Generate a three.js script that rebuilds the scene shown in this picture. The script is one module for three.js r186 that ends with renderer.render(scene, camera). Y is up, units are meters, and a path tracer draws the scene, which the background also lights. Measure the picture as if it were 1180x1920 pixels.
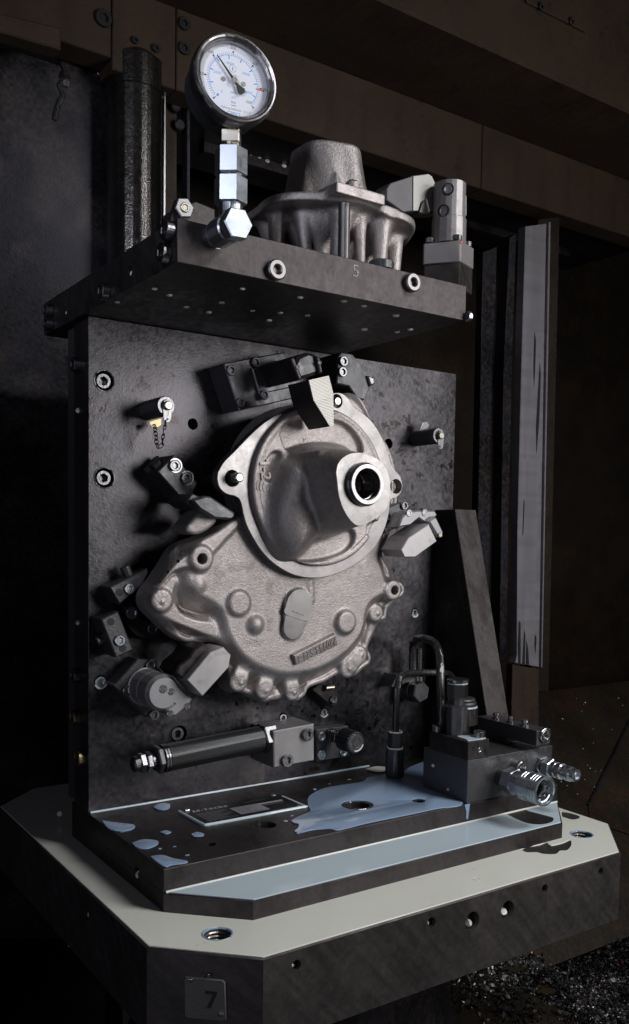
import * as THREE from 'three';
import { mergeGeometries, toCreasedNormals } from 'three/addons/utils/BufferGeometryUtils.js';
import { FontLoader } from 'three/addons/loaders/FontLoader.js';
import { TextGeometry } from 'three/addons/geometries/TextGeometry.js';
import { RectAreaLightUniformsLib } from 'three/addons/lights/RectAreaLightUniformsLib.js';
import { Brush, Evaluator, SUBTRACTION } from 'three-bvh-csg';

// ---------------------------------------------------------------- camera, light, exposure
const V = (x, y, z) => new THREE.Vector3(x, y, z);
const scene = new THREE.Scene();
scene.background = new THREE.Color(0.0012, 0.0012, 0.0014);
const FOC = 1690.046, PPX = 635.612, PPY = 1106.576, CAM = V(-0.38059, 0.345313, 1.06062);   // in pixels of the 1180x1920 photograph; metres
const [YAW, PITCH, ROLL] = [0.616, -0.0607627, 0.016744];
const FW = V(Math.sin(YAW) * Math.cos(PITCH), Math.sin(PITCH), -Math.cos(YAW) * Math.cos(PITCH));
const R0 = V(Math.cos(YAW), 0, Math.sin(YAW)), U0 = R0.clone().cross(FW);
const RT = R0.clone().multiplyScalar(Math.cos(ROLL)).addScaledVector(U0, Math.sin(ROLL));
const UPV = U0.clone().multiplyScalar(Math.cos(ROLL)).addScaledVector(R0, -Math.sin(ROLL));
const camera = new THREE.PerspectiveCamera(2 * Math.atan(960 / FOC) * 180 / Math.PI, 1180 / 1920, 0.02, 40);
camera.position.copy(CAM);
camera.quaternion.setFromRotationMatrix(new THREE.Matrix4().makeBasis(RT, UPV, FW.clone().negate()));
camera.setViewOffset(1180, 1920, 590 - PPX, 960 - PPY, 1180, 1920);
camera.updateMatrixWorld();
const renderer = new THREE.WebGLRenderer({ antialias: true });
renderer.toneMapping = THREE.LinearToneMapping;
renderer.toneMappingExposure = 0.96;
renderer.shadowMap.enabled = true;
RectAreaLightUniformsLib.init();
// studio softboxes standing outside the machine door: place, aim, size, strength, tint
const LAMPS = [
  { at: [1.0, 0.64, 1.42], aim: [0.2, 0.36, 0.0], w: 0.62, h: 0.66, power: 10.5, tint: 0xfffdfc, label: 'large upright softbox lamp lighting the bolted casting' },
  { at: [1.0, 1.75, 1.4], aim: [0.3, -0.05, 0.25], w: 0.6, h: 0.5, power: 30, tint: 0xfbfcff, label: 'overhead softbox lamp tilted down at the wet pallet' },
  { at: [-1.15, 0.2, 1.0], aim: [0.2, 0.4, 0.1], w: 0.6, h: 0.7, power: 1.7, tint: 0xe4e8ff, label: 'dim wide softbox lamp filling the casting nose from the side' },
];
for (const l of LAMPS) {
  const a = new THREE.RectAreaLight(l.tint, l.power, l.w, l.h);
  a.position.set(...l.at); a.lookAt(...l.aim); a.castShadow = true; a.name = 'softbox_light'; scene.add(a);
}
// a snooted spot lamp beside the camera picks out the gauge and the column
const SPOT = { at: [-0.95, 0.9, 1.12], aim: [0.1, 0.8, 0.0] };
const spot = new THREE.SpotLight(0xe9edff, 3.3, 0, 0.24, 0.7, 2);
spot.position.set(...SPOT.at); spot.target.position.set(...SPOT.aim); spot.castShadow = true; spot.shadow.radius = 5.5; spot.name = 'snoot_light'; scene.add(spot, spot.target);

// ---------------------------------------------------------------- pixels to places
const rayTo = (px, py) => FW.clone().addScaledVector(RT, (px - PPX) / FOC).addScaledVector(UPV, -(py - PPY) / FOC);
function P(px, py, axis, v) { const d = rayTo(px, py); return CAM.clone().addScaledVector(d, (v - CAM[axis]) / d[axis]); }
function PN(px, py, o, n) { const d = rayTo(px, py); return CAM.clone().addScaledVector(d, o.clone().sub(CAM).dot(n) / d.dot(n)); }
const pl = (z, a) => a.map(([x, y]) => { const p = P(x, y, 'z', z); return [p.x, p.y]; });
const ply = (y, a) => a.map(([px, py]) => { const p = P(px, py, 'y', y); return [p.x, p.z]; });
let seed = 7; const rnd = () => { seed = (seed * 1664525 + 1013904223) >>> 0; return seed / 4294967296; };
const clamp = THREE.MathUtils.clamp, mix = THREE.MathUtils.lerp, sst = THREE.MathUtils.smoothstep;

// ---------------------------------------------------------------- textures
function noiseP(period, sd) {
  const t = new Float32Array(period * period); let s = sd * 7919 + 13;
  for (let i = 0; i < t.length; i++) { s = (s * 1664525 + 1013904223) >>> 0; t[i] = s / 4294967296; }
  return (u, v) => {
    u *= period; v *= period; const x = Math.floor(u), y = Math.floor(v); let a = u - x, b = v - y; a = a * a * (3 - 2 * a); b = b * b * (3 - 2 * b);
    const X = ((x % period) + period) % period, Y = ((y % period) + period) % period, X1 = (X + 1) % period, Y1 = (Y + 1) % period;
    return mix(mix(t[Y * period + X], t[Y * period + X1], a), mix(t[Y1 * period + X], t[Y1 * period + X1], a), b);
  };
}
function fbm(period, oct, sd) {
  const n = []; for (let i = 0; i < oct; i++) n.push(noiseP(period << i, sd + i * 17));
  return (u, v) => { let s = 0, a = 1, t = 0; for (const f of n) { s += a * f(u, v); t += a; a *= 0.55; } return s / t; };
}
function tex(size, metres, fn, srgb) {
  const d = new Uint8Array(size * size * 4);
  for (let j = 0; j < size; j++) for (let i = 0; i < size; i++) {
    const c = fn((i + 0.5) / size, (j + 0.5) / size), k = (j * size + i) * 4;
    if (typeof c === 'number') d[k] = d[k + 1] = d[k + 2] = clamp(c, 0, 1) * 255; else for (let q = 0; q < 3; q++) d[k + q] = clamp(c[q], 0, 1) * 255;
    d[k + 3] = 255;
  }
  const t = new THREE.DataTexture(d, size, size); t.wrapS = t.wrapT = THREE.RepeatWrapping; t.magFilter = THREE.LinearFilter; t.minFilter = THREE.LinearMipmapLinearFilter; t.generateMipmaps = true;
  t.repeat.set(1 / metres, 1 / metres); if (srgb) t.colorSpace = THREE.SRGBColorSpace; t.needsUpdate = true; return t;
}
const shade = (c, k) => [c[0] * k, c[1] * k, c[2] * k];
const lerp3 = (a, b, t) => [mix(a[0], b[0], t), mix(a[1], b[1], t), mix(a[2], b[2], t)];
const nA = fbm(4, 6, 3), nB = fbm(8, 5, 31), nC = fbm(64, 3, 71), nD = fbm(16, 4, 97), nE = fbm(128, 2, 131), nF = fbm(3, 4, 211);
const T = {};
T.castBump = tex(1024, 0.16, (() => { const g1 = fbm(100, 2, 5), g2 = fbm(230, 2, 9); return (u, v) => 0.48 * g1(u, v) + 0.52 * g2(u, v); })());
T.castCol = tex(512, 0.3, (u, v) => { const a = nA(u, v), b = nC(u, v), s = sst(nD(u, v), 0.66, 0.78); return shade(lerp3([0.74, 0.715, 0.705], [0.60, 0.575, 0.565], s * 0.5), 0.84 + 0.18 * a + 0.12 * (b - 0.5)); }, true);
T.castRough = tex(512, 0.21, (u, v) => 0.40 + 0.16 * nB(u, v) + 0.1 * nC(u, v));
// upright plate: dark oily steel with dried runs, specks and scratches (one sheet over the whole plate)
const plateWear = (u, v) => {
  const runs = sst(nF(u * 5.0, v * 0.6), 0.52, 0.74) * sst(nB(u * 2, v), 0.4, 0.6);
  const dry = sst(nA(u, v), 0.45, 0.68);
  const speck = sst(nC(u, v), 0.66, 0.74) * sst(nB(v, u), 0.42, 0.6);
  return { runs, dry, speck, fine: nE(u, v), mid: nD(u, v) };
};
T.plateCol = tex(1024, 0.62, (u, v) => { const w = plateWear(u, v); let c = lerp3([0.355, 0.35, 0.362], [0.46, 0.45, 0.455], w.dry * 0.5); c = lerp3(c, [0.60, 0.575, 0.565], w.runs * 0.7); c = lerp3(c, [0.2, 0.17, 0.16], w.speck * 0.6); return shade(c, 0.82 + 0.2 * w.mid + 0.34 * (w.fine - 0.5)); }, true);
T.plateRough = tex(1024, 0.62, (u, v) => { const w = plateWear(u, v); return 0.33 + 0.10 * w.dry + 0.10 * w.runs - 0.08 * w.speck + 0.1 * (w.mid - 0.5) + 0.12 * (w.fine - 0.5); });
T.plateBump = tex(1024, 0.62, (() => { const n1 = fbm(330, 2, 611); return (u, v) => { const w = plateWear(u, v); return 0.6 * n1(u, v) + 0.1 * w.fine + 0.15 * w.speck; }; })());
// ground steel with cloudy staining
const nL = noiseP(256, 401), nL2 = noiseP(128, 402);
T.groundCol = tex(1024, 0.42, (u, v) => { const a = nA(u, v), s = sst(nD(u, v), 0.5, 0.8), f = nE(u, v), l = nL2(u * 0.5 + v * 0.3, v * 0.06 - u * 0.4); return shade(lerp3([0.36, 0.335, 0.33], [0.24, 0.215, 0.205], s * 0.45), 0.78 + 0.3 * a + 0.16 * (f - 0.5) + 0.14 * (l - 0.5)); }, true);
T.groundRough = tex(1024, 0.42, (u, v) => 0.36 + 0.22 * nA(u, v) + 0.14 * (nC(u, v) - 0.5) + 0.12 * (nL2(u * 0.5 + v * 0.3, v * 0.06 - u * 0.4) - 0.5));
T.palletCol = tex(1024, 0.42, (u, v) => { const a = nA(u, v), f = nE(u, v), l = nL2(u * 0.5 + v * 0.45, v * 0.05 - u * 0.05), l2 = nL(u * 0.7 + v * 0.6, v * 0.02); return shade([0.385, 0.36, 0.355], 0.74 + 0.3 * a + 0.16 * (f - 0.5) + 0.2 * (l - 0.5) + 0.3 * sst(l2, 0.86, 0.97) * nB(u, v)); }, true);
T.palletRough = tex(1024, 0.42, (u, v) => 0.46 + 0.2 * nA(u, v) + 0.14 * (nC(u, v) - 0.5) - 0.12 * sst(nL(u * 0.7 + v * 0.6, v * 0.02), 0.86, 0.97));
T.groundBump = tex(512, 0.09, (u, v) => 0.6 * nL(u + 0.03 * nB(u, v), v * 0.06) + 0.25 * nE(u, v));
T.brushBump = tex(512, 0.05, (() => { const l = noiseP(128, 77), m = noiseP(256, 78); return (u, v) => 0.6 * l(u * 0.03, v) + 0.4 * m(u * 0.05, v); })());
T.machRough = tex(512, 0.12, (u, v) => 0.26 + 0.18 * nB(u, v) + 0.08 * (nC(u, v) - 0.5));
T.flatRough = tex(512, 0.14, (u, v) => 0.36 + 0.16 * nB(u, v) + 0.08 * (nC(u, v) - 0.5));
T.machCol = tex(512, 0.17, (u, v) => { const a = nB(u, v), s = sst(nD(u, v), 0.68, 0.8); return shade(lerp3([0.80, 0.785, 0.78], [0.55, 0.51, 0.47], s * 0.2), 0.9 + 0.14 * a); }, true);
// painted sheet gone brown with oil film
T.brownCol = tex(1024, 0.9, (u, v) => { const a = nA(u, v), r = sst(nF(u * 12, v * 0.7), 0.5, 0.85), s = sst(nC(u, v), 0.7, 0.8) * sst(nB(u, v), 0.5, 0.65), b = nB(u, v); let c = lerp3([0.30, 0.245, 0.175], [0.22, 0.17, 0.115], b); c = lerp3(c, [0.15, 0.10, 0.065], r * 0.55); c = lerp3(c, [0.08, 0.05, 0.035], s * 0.6); return shade(c, 0.7 + 0.5 * a + 0.14 * (nE(u, v) - 0.5)); }, true);
T.brownRough = tex(512, 0.4, (u, v) => 0.56 + 0.3 * nB(u, v) + 0.15 * (nC(u, v) - 0.5));
// oily wall: dark film with fine beads of oil
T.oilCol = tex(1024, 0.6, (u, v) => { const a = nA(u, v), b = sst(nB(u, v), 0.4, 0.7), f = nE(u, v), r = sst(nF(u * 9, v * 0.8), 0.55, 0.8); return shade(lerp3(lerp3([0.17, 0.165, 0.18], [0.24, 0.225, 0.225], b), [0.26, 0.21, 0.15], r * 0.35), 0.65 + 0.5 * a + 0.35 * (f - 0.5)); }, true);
T.oilRough = tex(1024, 0.6, (u, v) => 0.26 + 0.3 * nA(u, v) + 0.2 * (nE(u, v) - 0.5));
T.oilBump = tex(1024, 0.3, (() => { const b1 = fbm(200, 2, 801); return (u, v) => b1(u, v) * 0.75 + 0.25 * nB(u, v); })());
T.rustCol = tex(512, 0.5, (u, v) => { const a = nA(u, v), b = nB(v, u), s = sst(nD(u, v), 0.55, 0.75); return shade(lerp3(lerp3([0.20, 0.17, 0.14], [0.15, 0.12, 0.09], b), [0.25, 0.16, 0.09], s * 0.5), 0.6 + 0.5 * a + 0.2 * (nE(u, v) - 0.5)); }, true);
T.milkCol = tex(512, 0.35, (u, v) => { const a = nA(u, v), s = sst(nC(u, v), 0.74, 0.8) * sst(nB(u, v), 0.5, 0.65); return lerp3(lerp3([0.865, 0.87, 0.835], [0.835, 0.84, 0.79], a), [0.72, 0.68, 0.60], s * 0.35); }, true);
const nG = noiseP(60, 5);
T.paintCol = tex(512, 0.5, (u, v) => { const a = nA(u, v), s = nG(u, v * 0.05), t = nG(u * 0.06, v); return shade([0.78, 0.765, 0.785], 0.86 + 0.14 * a + 0.08 * (s - 0.5) + 0.1 * (t - 0.5)); }, true);

const std = (o) => new THREE.MeshStandardMaterial(o), phy = (o) => new THREE.MeshPhysicalMaterial(o);
const rgb = (r, g, b) => new THREE.Color().setRGB(r, g, b);
const M = {
  cast: std({ color: rgb(0.95, 0.935, 0.94), map: T.castCol, metalness: 0.8, roughness: 1, roughnessMap: T.castRough, bumpMap: T.castBump, bumpScale: 0.00055 }),
  plate: std({ color: rgb(0.76, 0.745, 0.77), map: T.plateCol, metalness: 0.88, roughness: 1, roughnessMap: T.plateRough, bumpMap: T.plateBump, bumpScale: 0.00018 }),
  ground: std({ color: rgb(0.64, 0.645, 0.67), map: T.groundCol, metalness: 0.82, roughness: 1, roughnessMap: T.groundRough, bumpMap: T.groundBump, bumpScale: 0.00012 }),
  black: std({ color: rgb(0.10, 0.099, 0.105), metalness: 0.75, roughness: 1, roughnessMap: T.groundRough, bumpMap: T.plateBump, bumpScale: 0.0003 }),
  mach: std({ color: rgb(0.46, 0.46, 0.465), map: T.machCol, metalness: 1, roughness: 1, roughnessMap: T.flatRough, bumpMap: T.brushBump, bumpScale: 0.00002 }),
  polish: std({ color: rgb(0.46, 0.46, 0.47), map: T.machCol, metalness: 1, roughness: 1, roughnessMap: T.machRough }),
  satin: std({ color: rgb(0.62, 0.61, 0.62), map: T.machCol, metalness: 0.9, roughness: 0.52 }),
  grey: std({ color: rgb(0.34, 0.335, 0.35), metalness: 0.75, roughness: 0.5, bumpMap: T.castBump, bumpScale: 0.0001 }),
  zinc: std({ color: rgb(0.48, 0.52, 0.56), metalness: 1, roughness: 1, roughnessMap: T.machRough }),
  pad: std({ color: rgb(0.78, 0.78, 0.8), map: T.machCol, metalness: 0.85, roughness: 0.5, bumpMap: T.brushBump, bumpScale: 0.00003 }),
  rib: std({ color: rgb(0.26, 0.255, 0.24), metalness: 1, roughness: 0.42 }),
  steel: std({ color: rgb(0.36, 0.355, 0.355), metalness: 1, roughness: 0.3 }),
  screw: std({ color: rgb(0.22, 0.22, 0.23), metalness: 1, roughness: 0.34, bumpMap: T.plateBump, bumpScale: 0.0002 }),
  socket: std({ color: rgb(0.03, 0.03, 0.032), metalness: 0.6, roughness: 0.5 }),
  brass: std({ color: rgb(0.36, 0.29, 0.17), metalness: 1, roughness: 0.36, bumpMap: T.brushBump, bumpScale: 0.00006 }),
  nickel: std({ color: rgb(0.44, 0.41, 0.35), metalness: 1, roughness: 0.34 }),
  blackPaint: std({ color: rgb(0.018, 0.019, 0.02), roughness: 0.38, bumpMap: T.plateBump, bumpScale: 0.0001 }),
  tube: std({ color: rgb(0.10, 0.10, 0.10), metalness: 0.9, roughness: 0.36, bumpMap: T.plateBump, bumpScale: 0.0004 }),
  milk: phy({ map: T.milkCol, roughness: 0.32, clearcoat: 0.35, clearcoatRoughness: 0.12 }),
  milkStep: phy({ color: rgb(0.50, 0.60, 0.66), roughness: 0.3, clearcoat: 0.4, clearcoatRoughness: 0.1 }),
  milkBlue: phy({ color: rgb(0.25, 0.345, 0.49), roughness: 0.25, clearcoat: 0.5, clearcoatRoughness: 0.08 }),
  drop: phy({ color: rgb(0.72, 0.72, 0.66), roughness: 0.15, clearcoat: 0.6, clearcoatRoughness: 0.05 }),
  brown: std({ color: rgb(0.56, 0.41, 0.26), map: T.brownCol, metalness: 0.0, roughness: 1, roughnessMap: T.brownRough, bumpMap: T.oilBump, bumpScale: 0.0003 }),
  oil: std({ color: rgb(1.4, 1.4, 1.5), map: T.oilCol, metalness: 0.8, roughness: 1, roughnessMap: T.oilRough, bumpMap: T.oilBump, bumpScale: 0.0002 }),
  column: std({ color: rgb(0.2, 0.19, 0.185), map: T.machCol, metalness: 0.95, roughness: 0.62, roughnessMap: T.oilRough, bumpMap: T.oilBump, bumpScale: 0.0003 }),
  rustShade: std({ map: T.rustCol, metalness: 0.2, roughness: 1, roughnessMap: T.oilRough, bumpMap: T.oilBump, bumpScale: 0.0003 }),  // dark rust; on the enclosure walls its darkness also stands for missing light
  pallet: std({ color: rgb(0.8, 0.8, 0.82), map: T.palletCol, metalness: 0.8, roughness: 1, roughnessMap: T.palletRough, bumpMap: T.groundBump, bumpScale: 0.00012 }),
  arm: std({ color: rgb(0.22, 0.22, 0.235), map: T.machCol, metalness: 0.9, roughness: 0.6 }),
  white: std({ color: rgb(0.34, 0.33, 0.35), map: T.paintCol, roughness: 0.5 }),
  red: std({ color: rgb(0.55, 0.05, 0.03), roughness: 0.5 }),
  tag: std({ color: rgb(0.16, 0.15, 0.135), metalness: 0.8, roughness: 0.5, bumpMap: T.oilBump, bumpScale: 0.00012 }),
  glass: phy({ color: 0xffffff, transmission: 1, roughness: 0.02, thickness: 0, ior: 1.45 }),
};

// ---------------------------------------------------------------- builders
const used = {};
const numbered = (n) => { const k = used[n] = (used[n] ?? -1) + 1; return k ? n + '_' + String(k).padStart(3, '0') : n; };
function thing(name, label, category, group) { const g = new THREE.Group(); g.name = numbered(name); g.userData = { label, category }; if (group) g.userData.group = group; scene.add(g); return g; }
function part(parent, name, geo, mat, label) {
  const m = new THREE.Mesh(geo, mat); m.name = name; m.castShadow = m.receiveShadow = true; if (label) m.userData.label = label;
  if (parent.isMesh) m.position.copy(V(0, 0, 0)); parent.add(m); return m;
}
function settle(g, at) {   // moves a thing's origin to its base without moving its parts
  const b = new THREE.Box3().setFromObject(g), o = at ?? V((b.min.x + b.max.x) / 2, b.min.y, (b.min.z + b.max.z) / 2);
  for (const c of g.children) c.position.sub(o); g.position.copy(o); return g;
}
function boxUV(g) {
  g = g.index ? g.toNonIndexed() : g; const p = g.attributes.position, uv = new Float32Array(p.count * 2), a = V(), b = V(), c = V(), n = V();
  for (let i = 0; i < p.count; i += 3) {
    a.fromBufferAttribute(p, i); b.fromBufferAttribute(p, i + 1); c.fromBufferAttribute(p, i + 2); n.subVectors(b, a).cross(c.clone().sub(a));
    const x = Math.abs(n.x), y = Math.abs(n.y), z = Math.abs(n.z);
    [a, b, c].forEach((q, k) => { const [s, t] = z >= x && z >= y ? [q.x, q.y] : y >= x ? [q.x, q.z] : [q.z, q.y]; uv[(i + k) * 2] = s; uv[(i + k) * 2 + 1] = t; });
  }
  g.setAttribute('uv', new THREE.BufferAttribute(uv, 2)); return g;
}
const fin = (g, crease = 0.6, own) => { g = own ? (g.index ? g.toNonIndexed() : g) : boxUV(g); for (const k of Object.keys(g.attributes)) if (!['position', 'normal', 'uv'].includes(k)) g.deleteAttribute(k); return toCreasedNormals(g, crease); };
const join = (...a) => mergeGeometries(a.flat().map((g) => g.index ? g.toNonIndexed() : g));
function shapeOf(pts, holes = []) {
  const s = new THREE.Shape(pts.map(([x, y]) => new THREE.Vector2(x, y)));
  for (const h of holes) s.holes.push(h.r ? circ(h.x, h.y, h.r, h.n ?? 28) : new THREE.Path(h.map(([x, y]) => new THREE.Vector2(x, y))));
  return s;
}
const circ = (x, y, r, n) => new THREE.Path(Array.from({ length: n }, (_, i) => new THREE.Vector2(x + r * Math.cos(i / n * 6.2832), y + r * Math.sin(i / n * 6.2832))));
function extr(pts, d, bev = 0.0008, holes, seg = 1) {
  const b = Math.min(bev, d * 0.45);
  return new THREE.ExtrudeGeometry(shapeOf(pts, holes), { depth: d - 2 * b, bevelEnabled: b > 0, bevelSize: b, bevelOffset: -b, bevelThickness: b, bevelSegments: seg, curveSegments: 24 }).translate(0, 0, b);
}
const prism = (pts, z0, z1, bev, holes, seg) => fin(extr(pts, z1 - z0, bev, holes, seg).translate(0, 0, z0));
const prismY = (xz, y0, y1, bev, holes, seg) => fin(extr(xz.map(([x, z]) => [x, -z]), y1 - y0, bev, holes?.map((h) => h.r ? { ...h, y: -h.y } : h.map(([x, z]) => [x, -z])), seg).rotateX(-Math.PI / 2).translate(0, y0, 0));
const prismX = (zy, x0, x1, bev) => fin(extr(zy.map(([z, y]) => [-z, y]), x1 - x0, bev).rotateY(Math.PI / 2).translate(x0, 0, 0));
const box = (x0, x1, y0, y1, z0, z1, bev = 0.0008) => prism([[x0, y0], [x1, y0], [x1, y1], [x0, y1]], z0, z1, bev);
function toward(g, p, dir, roll = 0) { const q = new THREE.Quaternion().setFromUnitVectors(V(0, 0, 1), dir.clone().normalize()); return g.rotateZ(roll).applyQuaternion(q).translate(p.x, p.y, p.z); }
// solid of revolution: profile [radius, height] along dir from p
function turned(p, dir, prof, n = 40, crease = 0.5) {
  const g = new THREE.LatheGeometry(prof.map(([r, h]) => new THREE.Vector2(Math.max(r, 1e-5), h)), n), uv = g.attributes.uv, R = Math.max(...prof.map((q) => q[0])), k = prof.length, acc = [0];
  for (let i = 1; i < k; i++) acc.push(acc[i - 1] + Math.hypot(prof[i][0] - prof[i - 1][0], prof[i][1] - prof[i - 1][1]));
  for (let i = 0; i < uv.count; i++) uv.setXY(i, uv.getX(i) * 6.2832 * R, acc[i % k]);
  return fin(toward(g.rotateX(Math.PI / 2), p, dir), crease, true);
}
const rod = (p, dir, r, h, n = 32, c = 0.0006) => turned(p, dir, [[0, 0], [r, 0], [r, h - c], [r - c, h], [0, h]], n);
const pipeEnd = (p, dir, r, ri, h, depth, n = 40, c = 0.0006) => turned(p, dir, [[0, 0], [r, 0], [r, h - c], [r - c, h], [ri + c, h], [ri, h - c], [ri, h - depth], [0, h - depth]], n);
const hexPts = (R, rot = 0, n = 6) => Array.from({ length: n }, (_, i) => [R * Math.cos(i / n * 6.2832 + rot), R * Math.sin(i / n * 6.2832 + rot)]);
const hex = (p, dir, R, h, rot = 0, bev = 0.001) => fin(toward(extr(hexPts(R, rot), h, bev), p, dir), 0.3);
function headGeo(p, dir, R, h) {   // socket head cap screw: ring with a hexagon socket, floor below
  const hx = hexPts(R * 0.56, 0.4), c = Math.min(0.0007, R * 0.14);
  return fin(toward(join(extr(Array.from({ length: 24 }, (_, i) => [R * Math.cos(i / 24 * 6.2832), R * Math.sin(i / 24 * 6.2832)]), h, c, [hx]), new THREE.CircleGeometry(R * 0.7, 12).translate(0, 0, h * 0.35)), p, dir), 0.5);
}
const screw = (parent, p, dir, R, h, mat = M.screw, label) => part(parent, 'socket_screw', headGeo(p, dir, R, h), mat, label);
const tubeG = (pts, r, n = 48, s = 12) => fin(new THREE.TubeGeometry(new THREE.CatmullRomCurve3(pts, false, 'catmullrom', 0.35), n, r, s), 1);
const X = V(1, 0, 0), Y = V(0, 1, 0), Z = V(0, 0, 1);

// signed-distance solids meshed with surface nets, for castings
function poly2D(pts, x0, y0, x1, y1, c) {
  const nx = Math.ceil((x1 - x0) / c) + 2, ny = Math.ceil((y1 - y0) / c) + 2, F = new Float32Array(nx * ny), n = pts.length;
  for (let j = 0; j < ny; j++) for (let i = 0; i < nx; i++) {
    const x = x0 + i * c, y = y0 + j * c; let d = 1e9, ins = false;
    for (let k = 0, l = n - 1; k < n; l = k++) {
      const [ax, ay] = pts[k], [bx, by] = pts[l], ex = bx - ax, ey = by - ay, wx = x - ax, wy = y - ay, t = clamp((wx * ex + wy * ey) / (ex * ex + ey * ey), 0, 1);
      d = Math.min(d, (wx - ex * t) ** 2 + (wy - ey * t) ** 2);
      if ((ay > y) !== (by > y) && x < (bx - ax) * (y - ay) / (by - ay) + ax) ins = !ins;
    }
    F[j * nx + i] = (ins ? -1 : 1) * Math.sqrt(d);
  }
  return (x, y) => { const u = clamp((x - x0) / c, 0, nx - 1.001), v = clamp((y - y0) / c, 0, ny - 1.001), i = u | 0, j = v | 0, a = u - i, b = v - j, k = j * nx + i; return (F[k] * (1 - a) + F[k + 1] * a) * (1 - b) + (F[k + nx] * (1 - a) + F[k + nx + 1] * a) * b; };
}
const smooth = (pts, n = 6) => new THREE.SplineCurve([...pts, pts[0]].map(([x, y]) => new THREE.Vector2(x, y))).getPoints(pts.length * n).slice(0, -1).map((p) => [p.x, p.y]);
const smin = (a, b, k) => { const h = Math.max(k - Math.abs(a - b), 0) / k; return Math.min(a, b) - h * h * k * 0.25; };
const smax = (a, b, k) => -smin(-a, -b, k);
function sdfMesh(f, lo, hi, c, uvOf) {
  const n = [0, 1, 2].map((k) => Math.ceil((hi[k] - lo[k]) / c) + 1), [nx, ny, nz] = n, F = new Float32Array(nx * ny * nz), B = 8, id = (i, j, k) => (k * ny + j) * nx + i;
  for (let k0 = 0; k0 < nz; k0 += B) for (let j0 = 0; j0 < ny; j0 += B) for (let i0 = 0; i0 < nx; i0 += B) {
    const d = f(lo[0] + (i0 + B / 2) * c, lo[1] + (j0 + B / 2) * c, lo[2] + (k0 + B / 2) * c), skip = Math.abs(d) > B * c * 1.35;
    for (let j = j0; j < Math.min(j0 + B, ny); j++) for (let i = i0; i < Math.min(i0 + B, nx); i++) for (let k = k0; k < Math.min(k0 + B, nz); k++)
      F[id(i, j, k)] = skip ? d : f(lo[0] + i * c, lo[1] + j * c, lo[2] + k * c);
  }
  const vi = new Int32Array(nx * ny * nz).fill(-1), pos = [], idx = [], v = new Float64Array(8), off = [0, 1, nx, nx + 1, nx * ny, nx * ny + 1, nx * ny + nx, nx * ny + nx + 1];
  for (let k = 0; k < nz - 1; k++) for (let j = 0; j < ny - 1; j++) for (let i = 0; i < nx - 1; i++) {
    const o0 = id(i, j, k), far = F[o0]; if (far > 2.5 * c || far < -2.5 * c) continue;
    let m = 0; for (let q = 0; q < 8; q++) { const s = F[o0 + off[q]]; v[q] = s; if (s < 0) m |= 1 << q; }
    if (m === 0 || m === 255) continue; let x = 0, y = 0, z = 0, t = 0;
    for (let a = 0; a < 8; a++) for (const b of [1, 2, 4]) { if (a & b) continue; const e = a | b; if ((v[a] < 0) === (v[e] < 0)) continue; const w = v[a] / (v[a] - v[e]); x += (a & 1) + (b === 1 ? w : 0); y += (a >> 1 & 1) + (b === 2 ? w : 0); z += (a >> 2) + (b === 4 ? w : 0); t++; }
    vi[id(i, j, k)] = pos.length / 3; pos.push(lo[0] + (i + x / t) * c, lo[1] + (j + y / t) * c, lo[2] + (k + z / t) * c);
  }
  const quad = (a, b, d, e, flip) => { if (a < 0 || b < 0 || d < 0 || e < 0) return; flip ? idx.push(a, d, b, a, e, d) : idx.push(a, b, d, a, d, e); };
  for (let k = 1; k < nz - 1; k++) for (let j = 1; j < ny - 1; j++) for (let i = 1; i < nx - 1; i++) {
    const f0 = F[id(i, j, k)]; if (f0 > 2.5 * c || f0 < -2.5 * c) continue; const s = f0 < 0;
    if (s !== F[id(i + 1, j, k)] < 0) quad(vi[id(i, j - 1, k - 1)], vi[id(i, j, k - 1)], vi[id(i, j, k)], vi[id(i, j - 1, k)], !s);
    if (s !== F[id(i, j + 1, k)] < 0) quad(vi[id(i - 1, j, k - 1)], vi[id(i, j, k - 1)], vi[id(i, j, k)], vi[id(i - 1, j, k)], s);
    if (s !== F[id(i, j, k + 1)] < 0) quad(vi[id(i - 1, j - 1, k)], vi[id(i, j - 1, k)], vi[id(i, j, k)], vi[id(i - 1, j, k)], !s);
  }
  const nor = new Float32Array(pos.length), uv = new Float32Array(pos.length / 3 * 2), e = c * 0.8;
  for (let q = 0; q < pos.length; q += 3) {
    const [x, y, z] = [pos[q], pos[q + 1], pos[q + 2]], g = V(f(x + e, y, z) - f(x - e, y, z), f(x, y + e, z) - f(x, y - e, z), f(x, y, z + e) - f(x, y, z - e)).normalize();
    nor[q] = g.x; nor[q + 1] = g.y; nor[q + 2] = g.z; const w = uvOf(x, y, z); uv[q / 3 * 2] = w[0]; uv[q / 3 * 2 + 1] = w[1];
  }
  const g = new THREE.BufferGeometry(); g.setAttribute('position', new THREE.Float32BufferAttribute(pos, 3)); g.setAttribute('normal', new THREE.BufferAttribute(nor, 3)); g.setAttribute('uv', new THREE.BufferAttribute(uv, 2)); g.setIndex(idx); return g;
}
const evalr = new Evaluator(); evalr.attributes = ['position', 'normal', 'uv'];
function cut(geo, tools) {
  let b = new Brush(geo); b.updateMatrixWorld();
  for (const t of tools) { const k = new Brush(t); k.updateMatrixWorld(); b = evalr.evaluate(b, k, SUBTRACTION); }
  return b.geometry;
}
const font = await new FontLoader().loadAsync('fonts/droid/droid_sans_bold.typeface.json');
const fontR = await new FontLoader().loadAsync('fonts/droid/droid_sans_regular.typeface.json');
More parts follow.
